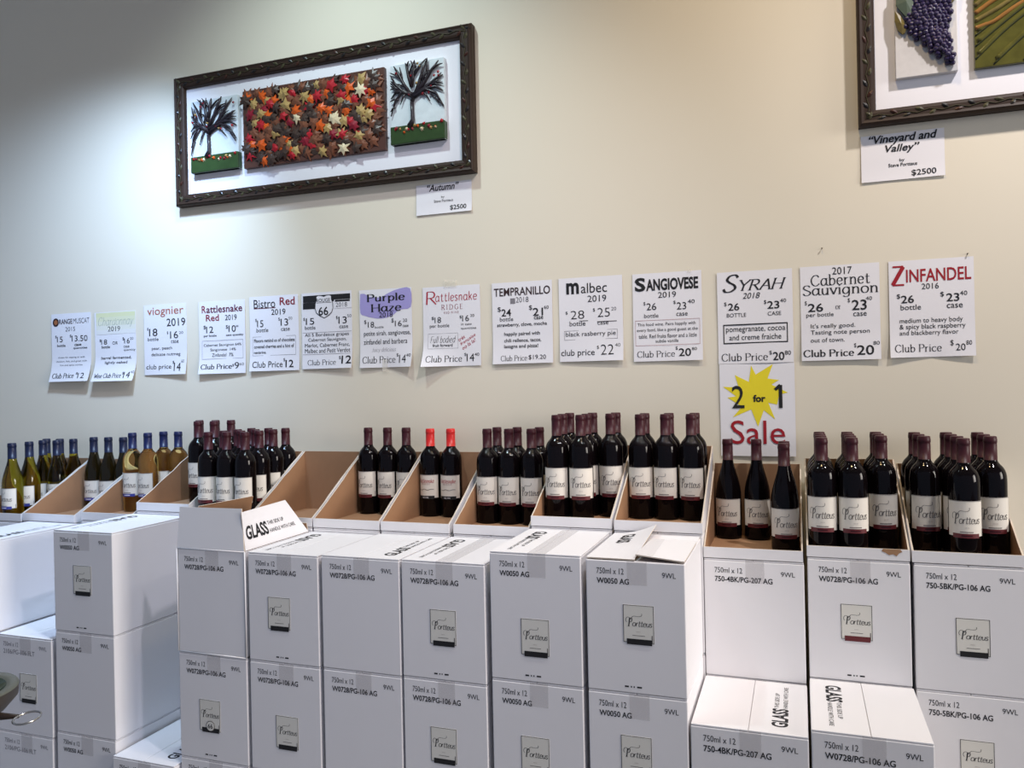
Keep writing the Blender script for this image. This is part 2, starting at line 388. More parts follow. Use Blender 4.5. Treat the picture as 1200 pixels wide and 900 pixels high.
SIGNS = {
    'orange': ([
        ('RANGE', 0.206, 0.536, 0.118, 0.074, 'b', 'n'), ('MUSCAT', 0.562, 0.959, 0.116, 0.074, 't', 'k'), ('2015', 0.362, 0.6, 0.231, 0.061, 't', 'k'),
        ('$', 0.097, 0.135, 0.339, 0.041, 'r', 'k'), ('15', 0.142, 0.287, 0.377, 0.082, 'r', 'k'), ('bottle', 0.144, 0.351, 0.468, 0.037, 'b', 'k'),
        ('$', 0.467, 0.508, 0.336, 0.045, 'r', 'k'), ('13.50', 0.513, 0.91, 0.373, 0.086, 'r', 'k'), ('case', 0.58, 0.751, 0.467, 0.029, 'b', 'k'),
        ('quantities', 0.548, 0.9, 0.516, 0.037, 'b', 'k'), ('Great for sipping or with', 0.164, 0.837, 0.648, 0.029, 'r', 'k'), ('chicken, fish, and great with', 0.112, 0.891, 0.706, 0.029, 'r', 'k'),
        ('hot and spicy curries', 0.218, 0.79, 0.762, 0.029, 'r', 'k'), ('Club Price', 0.063, 0.623, 0.916, 0.074, 'sb', 'k'), ('$', 0.663, 0.712, 0.888, 0.037, 'r', 'k'),
        ('12', 0.72, 0.883, 0.918, 0.078, 'r', 'k'),
    ], [('disc', 'o', 0.121, 0.124, 0.049)]),
    'chard': ([
        ('Chardonnay', 0.09, 0.95, 0.15, 0.16, 'i', 'v'), ('2019', 0.32, 0.622, 0.245, 0.072, 'r', 'k'), ('$', 0.112, 0.152, 0.41, 0.044, 'r', 'k'),
        ('18', 0.153, 0.298, 0.43, 0.072, 'r', 'k'), ('bottle', 0.16, 0.367, 0.502, 0.04, 'b', 'k'), ('OR', 0.43, 0.561, 0.45, 0.044, 'r', 'k'),
        ('$', 0.679, 0.718, 0.398, 0.048, 'r', 'k'), ('16', 0.719, 0.853, 0.428, 0.072, 'r', 'k'), ('20', 0.857, 0.938, 0.396, 0.036, 't', 'k'),
        ('case', 0.701, 0.837, 0.511, 0.028, 'r', 'k'), ('quantity', 0.703, 0.979, 0.56, 0.036, 'r', 'k'), ('barrel fermented,', 0.152, 0.888, 0.666, 0.048, 'b', 'k'),
        ('lightly oaked', 0.248, 0.794, 0.736, 0.048, 'b', 'k'), ('Wine Club Price', 0.044, 0.706, 0.92, 0.068, 'sb', 'k'), ('$', 0.72, 0.759, 0.892, 0.04, 'r', 'k'),
        ('14', 0.76, 0.909, 0.915, 0.088, 'r', 'k'), ('40', 0.913, 0.994, 0.876, 0.036, 't', 'k'),
    ], [('grad', 'y', 0.041, 0.008, 0.993, 0.321)]),
    'viog': ([
        ('viognier', 0.085, 0.937, 0.111, 0.14, 'r', 'u'), ('2019', 0.545, 0.972, 0.262, 0.109, 'r', 'k'), ('$', 0.077, 0.109, 0.345, 0.043, 'r', 'k'),
        ('18', 0.124, 0.322, 0.393, 0.107, 'r', 'k'), ('bottle', 0.089, 0.344, 0.49, 0.047, 'r', 'k'), ('$', 0.545, 0.577, 0.41, 0.043, 'r', 'k'),
        ('16', 0.617, 0.8, 0.441, 0.101, 'r', 'k'), ('20', 0.823, 0.918, 0.414, 0.035, 't', 'k'), ('case', 0.635, 0.808, 0.538, 0.039, 'r', 'k'),
        ('pear, peach', 0.181, 0.656, 0.629, 0.054, 'r', 'k'), ('delicate nutmeg', 0.172, 0.847, 0.717, 0.058, 'r', 'k'), ('club price', 0.045, 0.645, 0.896, 0.085, 'r', 'k'),
        ('$', 0.67, 0.711, 0.831, 0.047, 'r', 'k'), ('14', 0.708, 0.871, 0.895, 0.116, 'r', 'k'), ('60', 0.875, 0.946, 0.817, 0.043, 't', 'k'),
    ], []),
    'rred': ([
        ('R', 0.072, 0.164, 0.106, 0.098, 'b', 'd'), ('attlesnake', 0.173, 0.944, 0.11, 0.098, 'b', 'm'), ('Red', 0.159, 0.44, 0.227, 0.09, 'b', 'd'),
        ('2019', 0.572, 0.824, 0.234, 0.074, 'r', 'k'), ('$', 0.101, 0.153, 0.356, 0.055, 'r', 'k'), ('12', 0.158, 0.312, 0.389, 0.09, 'r', 'k'),
        ('per bottle', 0.102, 0.38, 0.477, 0.039, 'b', 'k'), ('$', 0.583, 0.632, 0.365, 0.055, 'r', 'k'), ('10', 0.644, 0.802, 0.389, 0.09, 'r', 'k'),
        ('80', 0.809, 0.858, 0.359, 0.027, 'r', 'k'), ('case quantity', 0.586, 0.962, 0.478, 0.035, 'b', 'k'), ('Cabernet Sauvignon 64%', 0.097, 0.914, 0.609, 0.047, 'r', 'k'),
        ('Sangiovese  14%', 0.24, 0.796, 0.674, 0.047, 'r', 'k'), ('Zinfandel  7%', 0.278, 0.742, 0.743, 0.047, 'r', 'k'), ('Club Price', 0.046, 0.717, 0.902, 0.07, 'sb', 'k'),
        ('$', 0.723, 0.761, 0.891, 0.039, 'r', 'k'), ('9', 0.77, 0.863, 0.894, 0.09, 'r', 'k'), ('60', 0.872, 0.965, 0.877, 0.035, 't', 'k'),
    ], [('frame', 'g', 0.063, 0.54, 0.95, 0.797, 0.0039)]),
    'bistro': ([
        ('Bistro', 0.092, 0.537, 0.099, 0.115, 'r', 'k'), ('Red', 0.63, 0.933, 0.081, 0.105, 'b', 'd'), ('2019', 0.454, 0.743, 0.218, 0.076, 'r', 'k'),
        ('$', 0.118, 0.147, 0.318, 0.046, 'r', 'k'), ('15', 0.155, 0.286, 0.364, 0.092, 'r', 'k'), ('bottle', 0.139, 0.387, 0.452, 0.053, 'r', 'k'),
        ('$', 0.597, 0.629, 0.318, 0.046, 'r', 'k'), ('13', 0.643, 0.793, 0.359, 0.092, 'r', 'k'), ('50', 0.803, 0.875, 0.311, 0.038, 't', 'k'),
        ('case', 0.647, 0.821, 0.455, 0.038, 'r', 'k'), ('Flavors remind us of chocolate', 0.088, 0.911, 0.592, 0.046, 'b', 'k'), ('covered cherries and a hint of', 0.087, 0.898, 0.672, 0.046, 'b', 'k'),
        ('nectarine.', 0.085, 0.339, 0.75, 0.034, 'b', 'k'), ('Club Price', 0.06, 0.67, 0.913, 0.084, 'r', 'k'), ('$', 0.685, 0.72, 0.86, 0.046, 'r', 'k'),
        ('12', 0.727, 0.886, 0.91, 0.099, 'b', 'k'),
    ], [('frame', 'g', 0.058, 0.538, 0.933, 0.794, 0.0038), ('bar', 'm', 0.091, 0.155, 0.542, 0.164)]),
    'r66': ([
        ('ROUGE', 0.31, 0.58, 0.106, 0.045, 'r', 'k', 1), ('66', 0.348, 0.54, 0.248, 0.112, 'b', 'k', 1), ('2018', 0.692, 0.912, 0.176, 0.056, 't', 'k', 1),
        ('$', 0.034, 0.068, 0.345, 0.045, 'r', 'k'), ('15', 0.085, 0.255, 0.374, 0.086, 'r', 'k'), ('bottle', 0.065, 0.275, 0.457, 0.049, 'r', 'k'),
        ('$', 0.687, 0.721, 0.344, 0.045, 'r', 'k'), ('13', 0.734, 0.898, 0.377, 0.09, 'r', 'k'), ('50', 0.911, 0.99, 0.326, 0.037, 't', 'k'),
        ('case', 0.75, 0.922, 0.465, 0.034, 'r', 'k'), ('All 5 Bordeaux grapes', 0.062, 0.936, 0.56, 0.056, 'r', 'k'), ('Cabernet Sauvignon,', 0.126, 0.886, 0.625, 0.056, 'r', 'k'),
        ('Merlot, Cabernet Franc,', 0.058, 0.95, 0.695, 0.056, 'r', 'k'), ('Malbec and Petit Verdot', 0.056, 0.963, 0.764, 0.056, 'r', 'k'), ('Club Price', 0.111, 0.683, 0.917, 0.071, 's', 'k'),
        ('$', 0.741, 0.781, 0.865, 0.045, 'r', 'k'), ('12', 0.796, 0.991, 0.891, 0.104, 'b', 'k'),
    ], [('bar', 'k', 0.033, 0.037, 0.972, 0.128), ('bar', 'k', 0.03, 0.13, 0.385, 0.213), ('bar', 'g', 0.023, 0.521, 0.986, 0.525), ('bar', 'g', 0.015, 0.808, 0.972, 0.812), ('shield', 'w', 0.457, 0.186, 0.134, 0.149), ('bar1', 'w', 0.658, 0.109, 0.992, 0.222), ('bar2', 'k', 0.677, 0.112, 0.966, 0.137)]),
    'purple': ([
        ('Purple', 0.152, 0.877, 0.12, 0.125, 'sb', 'k', 1), ('Haze', 0.227, 0.809, 0.239, 0.103, 'sb', 'k', 1), ('2018', 0.382, 0.641, 0.328, 0.065, 'r', 'k', 1),
        ('$', 0.087, 0.131, 0.413, 0.056, 'r', 'k'), ('18', 0.158, 0.279, 0.448, 0.073, 'r', 'k'), ('bottle', 0.293, 0.459, 0.483, 0.029, 'r', 'k'),
        ('$', 0.614, 0.657, 0.411, 0.059, 'r', 'k'), ('16', 0.678, 0.807, 0.449, 0.073, 'r', 'k'), ('20', 0.83, 0.909, 0.413, 0.041, 'r', 'k'),
        ('case', 0.822, 0.934, 0.485, 0.026, 'r', 'k'), ('petite sirah, sangiovese,', 0.077, 0.968, 0.57, 0.076, 'r', 'k'), ('zinfandel and barbera', 0.072, 0.906, 0.669, 0.067, 'r', 'k'),
        ('Juicy delicious', 0.227, 0.692, 0.779, 0.07, 'i', 'g'), ('Club Price', 0.05, 0.682, 0.9, 0.088, 's', 'k'), ('$', 0.706, 0.743, 0.849, 0.044, 'r', 'k'),
        ('14', 0.756, 0.887, 0.897, 0.103, 'r', 'k'), ('40', 0.892, 0.98, 0.854, 0.041, 'r', 'k'),
    ], [('poly', 'p', [(0.024, 0.047), (0.11, 0.049), (0.195, 0.088), (0.411, 0.104), (0.541, 0.062), (0.735, 0.016), (0.974, 0.015), (0.982, 0.25), (0.772, 0.274), (0.641, 0.339), (0.467, 0.373), (0.293, 0.367), (0.119, 0.333), (0.017, 0.284)])]),
    'ridge': ([
        ('R', 0.057, 0.244, 0.138, 0.168, 'k', 'R'), ('attlesnake', 0.225, 0.948, 0.134, 0.111, 'k', 'R'), ('R I D G E', 0.332, 0.702, 0.261, 0.065, 's', 'd'),
        ('R E D  W I N E', 0.377, 0.631, 0.33, 0.028, 't', 'd'), ('$', 0.152, 0.196, 0.395, 0.043, 'r', 'k'), ('18', 0.207, 0.32, 0.417, 0.074, 'r', 'k'),
        ('per bottle', 0.118, 0.463, 0.496, 0.054, 'r', 'k'), ('$', 0.645, 0.678, 0.395, 0.043, 'r', 'k'), ('16', 0.688, 0.806, 0.411, 0.074, 'r', 'k'),
        ('20', 0.827, 0.896, 0.381, 0.034, 'r', 'k'), ('in case', 0.669, 0.847, 0.483, 0.028, 'r', 'k'), ('quantities', 0.664, 0.924, 0.538, 0.034, 'r', 'k'),
        ('Full bodied', 0.127, 0.57, 0.663, 0.085, 'i', 'k'), ('fruit forward', 0.166, 0.514, 0.736, 0.037, 'b', 'k'), ('très', 0.61, 0.729, 0.657, 0.043, 'r', 'R', 0, 25),
        ('française', 0.639, 0.92, 0.675, 0.048, 'r', 'R', 0, 25), ('oo la la!', 0.667, 0.914, 0.732, 0.048, 'r', 'R', 0, 25), ('Club Price', 0.064, 0.671, 0.906, 0.082, 's', 'k'),
        ('$', 0.712, 0.744, 0.862, 0.043, 'r', 'k'), ('14', 0.751, 0.883, 0.898, 0.094, 'r', 'k'), ('40', 0.89, 0.969, 0.863, 0.04, 'r', 'k'),
    ], [('frame', 'g', 0.086, 0.587, 0.609, 0.777, 0.0028)]),
    'temp': ([
        ('TEMPRANILLO', 0.035, 0.97, 0.117, 0.101, 'b', 'n'), ('2018', 0.404, 0.611, 0.22, 0.065, 't', 'k'), ('$', 0.092, 0.148, 0.33, 0.065, 'r', 'k'),
        ('24', 0.157, 0.317, 0.37, 0.089, 'b', 'k'), ('bottle', 0.127, 0.351, 0.45, 0.05, 'r', 'k'), ('$', 0.617, 0.671, 0.327, 0.065, 'r', 'k'),
        ('21', 0.68, 0.849, 0.378, 0.095, 'b', 'k'), ('60', 0.865, 0.941, 0.329, 0.041, 'r', 'k'), ('case', 0.696, 0.849, 0.451, 0.038, 'b', 'k'),
        ('strawberry, clove, mocha', 0.078, 0.909, 0.527, 0.056, 'b', 'k'), ('happily paired with', 0.194, 0.79, 0.64, 0.056, 'b', 'k'), ('chili rellenos, tacos,', 0.192, 0.81, 0.718, 0.05, 'b', 'k'),
        ('lasagna and pizza!', 0.191, 0.76, 0.792, 0.056, 'b', 'k'), ('Club Price', 0.136, 0.577, 0.932, 0.068, 's', 'k'), ('$19.20', 0.601, 0.886, 0.93, 0.062, 'r', 'k'),
    ], [('bar', 'g', 0.309, 0.198, 0.39, 0.265)]),
    'malbec': ([
        ('m', 0.122, 0.323, 0.126, 0.136, 'B', 'k'), ('albec', 0.356, 0.764, 0.131, 0.118, 'r', 'k'), ('2019', 0.458, 0.751, 0.26, 0.077, 'r', 'k'),
        ('$', 0.104, 0.137, 0.417, 0.04, 'r', 'k'), ('28', 0.186, 0.401, 0.443, 0.1, 't', 'k'), ('bottle', 0.165, 0.417, 0.547, 0.057, 'r', 'k'),
        ('$', 0.54, 0.572, 0.397, 0.043, 'r', 'k'), ('25', 0.611, 0.802, 0.429, 0.106, 't', 'k'), ('20', 0.825, 0.901, 0.392, 0.04, 't', 'k'),
        ('case', 0.607, 0.775, 0.555, 0.034, 'r', 'k'), ('black rasberry pie', 0.101, 0.886, 0.681, 0.069, 'r', 'k'), ('club price', 0.022, 0.557, 0.905, 0.097, 'r', 'k'),
        ('$', 0.593, 0.625, 0.841, 0.043, 'r', 'k'), ('22', 0.654, 0.852, 0.869, 0.12, 't', 'k'), ('40', 0.873, 0.955, 0.818, 0.04, 't', 'k'),
    ], [('frame', 'g', 0.078, 0.631, 0.913, 0.743, 0.0043), ('bar', 'k', 0.316, 0.515, 0.46, 0.522), ('bar', 'n', 0.602, 0.532, 0.905, 0.54)]),
    'sang': ([
        ('S', 0.034, 0.192, 0.124, 0.158, 'B', 'k'), ('ANGIOVESE', 0.203, 0.953, 0.134, 0.135, 'B', 'k'), ('2019', 0.375, 0.635, 0.252, 0.066, 'r', 'k'),
        ('$', 0.158, 0.188, 0.344, 0.043, 'r', 'k'), ('26', 0.203, 0.346, 0.379, 0.079, 'r', 'k'), ('bottle', 0.165, 0.375, 0.482, 0.046, 'r', 'k'),
        ('$', 0.595, 0.626, 0.346, 0.043, 'r', 'k'), ('23', 0.642, 0.777, 0.387, 0.082, 'r', 'k'), ('40', 0.799, 0.898, 0.342, 0.043, 'r', 'k'),
        ('case', 0.633, 0.795, 0.481, 0.036, 'r', 'k'), ('This food wine. Pairs happily with', 0.066, 0.905, 0.586, 0.046, 'r', 'k'), ('every food, like a good guest at the', 0.055, 0.934, 0.649, 0.046, 'r', 'k'),
        ('table. Red fruits flavor and a little', 0.08, 0.918, 0.715, 0.046, 'r', 'k'), ('subtle vanilla', 0.325, 0.656, 0.772, 0.036, 'r', 'k'), ('Club Price', 0.052, 0.602, 0.918, 0.072, 's', 'k'),
        ('$', 0.614, 0.643, 0.862, 0.043, 'r', 'k'), ('20', 0.659, 0.835, 0.908, 0.089, 'b', 'k'), ('80', 0.846, 0.918, 0.872, 0.033, 'r', 'k'),
    ], [('frame', 'd', 0.031, 0.534, 0.964, 0.821, 0.0033)]),
    'syrah': ([
        ('S', 0.071, 0.302, 0.127, 0.196, 'I', 'k'), ('YRAH', 0.305, 0.923, 0.152, 0.119, 'I', 'k'), ('2018', 0.342, 0.575, 0.268, 0.064, 'ri', 'k'),
        ('$', 0.092, 0.126, 0.35, 0.048, 'r', 'k'), ('26', 0.145, 0.296, 0.382, 0.08, 'b', 'k'), ('BOTTLE', 0.125, 0.386, 0.473, 0.042, 'r', 'k'),
        ('$', 0.626, 0.657, 0.348, 0.048, 'r', 'k'), ('23', 0.669, 0.827, 0.38, 0.083, 'b', 'k'), ('40', 0.836, 0.916, 0.338, 0.039, 'r', 'k'),
        ('CASE', 0.672, 0.848, 0.472, 0.042, 'r', 'k'), ('pomegranate, cocoa', 0.109, 0.898, 0.64, 0.067, 'r', 'k'), ('and creme fraiche', 0.153, 0.844, 0.715, 0.061, 'r', 'k'),
        ('Club Price', 0.043, 0.663, 0.931, 0.083, 's', 'k'), ('$', 0.683, 0.717, 0.894, 0.048, 'r', 'k'), ('20', 0.73, 0.879, 0.931, 0.09, 'b', 'k'),
        ('80', 0.885, 0.964, 0.898, 0.045, 'r', 'k'),
    ], [('frame', 'k', 0.073, 0.572, 0.93, 0.785, 0.0128)]),
    'sale': ([
        ('2', 0.163, 0.331, 0.36, 0.245, 'r', 'k', 1), ('for', 0.447, 0.614, 0.378, 0.078, 'B', 'k', 1), ('1', 0.727, 0.836, 0.355, 0.257, 'one', 'k', 1),
        ('Sale', 0.138, 0.863, 0.743, 0.257, 'r', 'C', 1),
    ], [('star', 'Y', [(0.43, 0.022), (0.489, 0.121), (0.719, 0.012), (0.646, 0.165), (0.797, 0.184), (0.693, 0.231), (0.909, 0.32), (0.794, 0.34), (0.764, 0.447), (0.649, 0.426), (0.736, 0.606), (0.587, 0.506), (0.507, 0.684), (0.419, 0.497), (0.167, 0.582), (0.298, 0.466), (0.102, 0.365), (0.224, 0.355), (0.043, 0.246), (0.257, 0.257), (0.208, 0.121), (0.396, 0.198)])]),
    'cab': ([
        ('2017', 0.414, 0.66, 0.061, 0.076, 'r', 'k'), ('Cabernet', 0.137, 0.884, 0.151, 0.118, 's', 'k'), ('Sauvignon', 0.031, 0.982, 0.268, 0.141, 's', 'k'),
        ('$', 0.054, 0.082, 0.388, 0.049, 'r', 'k'), ('26', 0.094, 0.29, 0.438, 0.089, 'b', 'k'), ('or', 0.446, 0.513, 0.444, 0.039, 's', 'k'),
        ('$', 0.601, 0.63, 0.379, 0.049, 'r', 'k'), ('23', 0.652, 0.837, 0.43, 0.108, 'b', 'k'), ('40', 0.826, 0.903, 0.366, 0.039, 'r', 'k'),
        ('per bottle', 0.071, 0.421, 0.52, 0.056, 'r', 'k'), ('case', 0.668, 0.834, 0.527, 0.039, 'r', 'k'), ("It's really good.", 0.127, 0.69, 0.64, 0.059, 'r', 'k'),
        ('Tasting note person', 0.125, 0.867, 0.708, 0.059, 'r', 'k'), ('out of town.', 0.122, 0.553, 0.783, 0.046, 'r', 'k'), ('Club Price', 0.024, 0.667, 0.922, 0.076, 'sb', 'k'),
        ('$', 0.669, 0.697, 0.852, 0.049, 'r', 'k'), ('20', 0.705, 0.916, 0.902, 0.102, 'b', 'k'), ('80', 0.908, 0.986, 0.832, 0.039, 'r', 'k'),
    ], []),
    'zin': ([
        ('Z', 0.027, 0.197, 0.155, 0.216, 'sB', 'C'), ('INFANDEL', 0.209, 0.968, 0.161, 0.131, 'b', 'C'), ('2016', 0.391, 0.593, 0.275, 0.058, 'r', 'k'),
        ('$', 0.092, 0.134, 0.369, 0.054, 'r', 'k'), ('26', 0.144, 0.297, 0.4, 0.08, 'b', 'k'), ('bottle', 0.136, 0.379, 0.483, 0.054, 'r', 'k'),
        ('$', 0.608, 0.652, 0.367, 0.054, 'r', 'k'), ('23', 0.678, 0.828, 0.401, 0.083, 'b', 'k'), ('40', 0.835, 0.919, 0.363, 0.045, 'r', 'k'),
        ('case', 0.681, 0.865, 0.488, 0.042, 'r', 'k'), ('medium to heavy body', 0.122, 0.863, 0.629, 0.064, 'r', 'k'), ('& spicy black raspberry', 0.12, 0.892, 0.692, 0.064, 'r', 'k'),
        ('and blackberry flavor', 0.118, 0.809, 0.755, 0.061, 'r', 'k'), ('Club Price', 0.057, 0.611, 0.906, 0.08, 's', 'k'), ('$', 0.712, 0.749, 0.865, 0.064, 'r', 'k'),
        ('20', 0.773, 0.883, 0.908, 0.07, 'r', 'k'), ('80', 0.893, 0.959, 0.866, 0.045, 'r', 'k'),
    ], []),
    'card_a': ([
        ('“Autumn”', 0.204, 0.779, 0.131, 0.23, 'bi', 'k'), ('by', 0.459, 0.517, 0.467, 0.088, 'r', 'k'), ('Steve Portteus', 0.326, 0.667, 0.583, 0.088, 'r', 'k'),
        ('$2500', 0.612, 0.904, 0.842, 0.177, 'b', 'k'),
    ], []),
    'card_v': ([
        ('“Vineyard and', 0.099, 0.918, 0.126, 0.232, 'bi', 'k'), ('Valley”', 0.296, 0.708, 0.342, 0.205, 'bi', 'k'), ('by', 0.465, 0.528, 0.591, 0.08, 'b', 'k'),
        ('Steve Portteus', 0.332, 0.676, 0.681, 0.076, 'b', 'k'), ('$2500', 0.606, 0.898, 0.886, 0.143, 'b', 'k'),
    ], []),
}# ------------------------------------------------------------ room
b = MB(); b.box(-6.0, 8.0, 0.0, 0.12, 0, 4.4, MT['wall']); struct(b.build('wall_back'))
b = MB(); b.box(-6.0, 8.0, -6.5, 0.12, -0.1, 0, MT['floor']); struct(b.build('floor'))
b = MB(); b.box(-6.0, 8.0, -6.5, 0.12, 4.4, 4.5, MT['ceil']); struct(b.build('ceiling'))
b = MB(); b.box(-6.0, 8.0, -0.014, 0, 0, 0.10, MT['matboard']); struct(b.build('baseboard_back'))

# ------------------------------------------------------------ shipping cases
DEP = 0.336
def panel_quadbox(b, q, n, t, mo, mi, k=6):
    """card panel on the quad q (it may be a little twisted): outer material mo, thickness t along -n, inner material mi"""
    n = Vector(n).normalized() * t; q = [Vector(p) for p in q]
    a = []
    for j in range(k + 1):
        for i in range(k + 1):
            u, v = i / k, j / k
            a.append((q[0] * (1 - u) + q[1] * u) * (1 - v) + (q[3] * (1 - u) + q[2] * u) * v)
    c = [p - n for p in a]; w = k + 1
    F = [(j * w + i, j * w + i + 1, (j + 1) * w + i + 1, (j + 1) * w + i) for j in range(k) for i in range(k)]
    b.add(a, F, mo); b.add(c, [tuple(reversed(f)) for f in F], mi)
    rim = [i for i in range(w)] + [j * w + k for j in range(1, w)] + [k * w + i for i in range(k - 1, -1, -1)] + [j * w for j in range(k - 1, 0, -1)]
    m = len(rim)
    b.add([a[i] for i in rim] + [c[i] for i in rim], [(i, i + m, (i + 1) % m + m, (i + 1) % m) for i in range(m)], MT['kedge'] if t < .0035 else mo)

def glass_text(b, fn, L, small=True):
    """GLASS / THIS SIDE UP / HANDLE WITH CARE; fn maps (along reading, up) to 3D; L = length of the print"""
    b.flat(fit(font_shape('GLASS', 0.03), 0, .112, 0.0195, .039), fn, MT['ink'])
    b.flat(fit(font_shape('THIS SIDE UP'), .116, .214, 0.029, .011), fn, MT['ink'])
    b.flat(fit(font_shape('HANDLE WITH CARE'), .118, .262, 0.008, .011), fn, MT['ink'])

def sticker(parent, x, z, y, kind, w=.077, h=.094):
    """cream wine sticker with a thin black rule, script and a dark strip"""
    b = MB(); b.box(x, x + w, y - .0006, y, z - h, z, MT['sticker'])
    Y = y - .0009
    fn = lambda a, c: (x + a, Y, z - h + c)
    b.flat(frame2(.0, .0, w, h, .0013), fn, MT['ink'])
    b.flat(fit(SCRIPT, .006, w - .004, h * .60, h * .36), fn, MT['ink'])
    b.flat(rect2(w * .42, h * .285, w * .56, h * .297), fn, MT['lightink'])
    b.flat(rect2(w * .30, h * .185, w * .70, h * .198), fn, MT['labelink'])
    b.flat(rect2(w - .006, h * .02, w - .004, h * .22), fn, MT['labelink'])
    b.build('wine_sticker', parent)
    s = MB(); col = MT['strip'] if kind == 'maroon' else MT['ink']
    s.box(x + w * .11, x + w * .93, y - .0014, y - .0010, z - h * 1.05, z - h * .90, col)
    if kind == '66':
        c = [(x + w * .52 + .016 * math.cos(t * PI / 12), y - .0016, z - h * .84 + .016 * math.sin(t * PI / 12)) for t in range(24)]
        s.prism(c, (0, .0004, 0), MT['labelink'])
        c = [(x + w * .52 + .014 * math.cos(t * PI / 12), y - .0019, z - h * .84 + .014 * math.sin(t * PI / 12)) for t in range(24)]
        s.prism(c, (0, .0003, 0), MT['sticker'])
        s.flat(fit(font_shape('66', .01), x + w * .52 - .009, x + w * .52 + .009, z - h * .84, .014), lambda a, c: (a, y - .0022, c), MT['ink'])
    s.build('label_strip', parent)

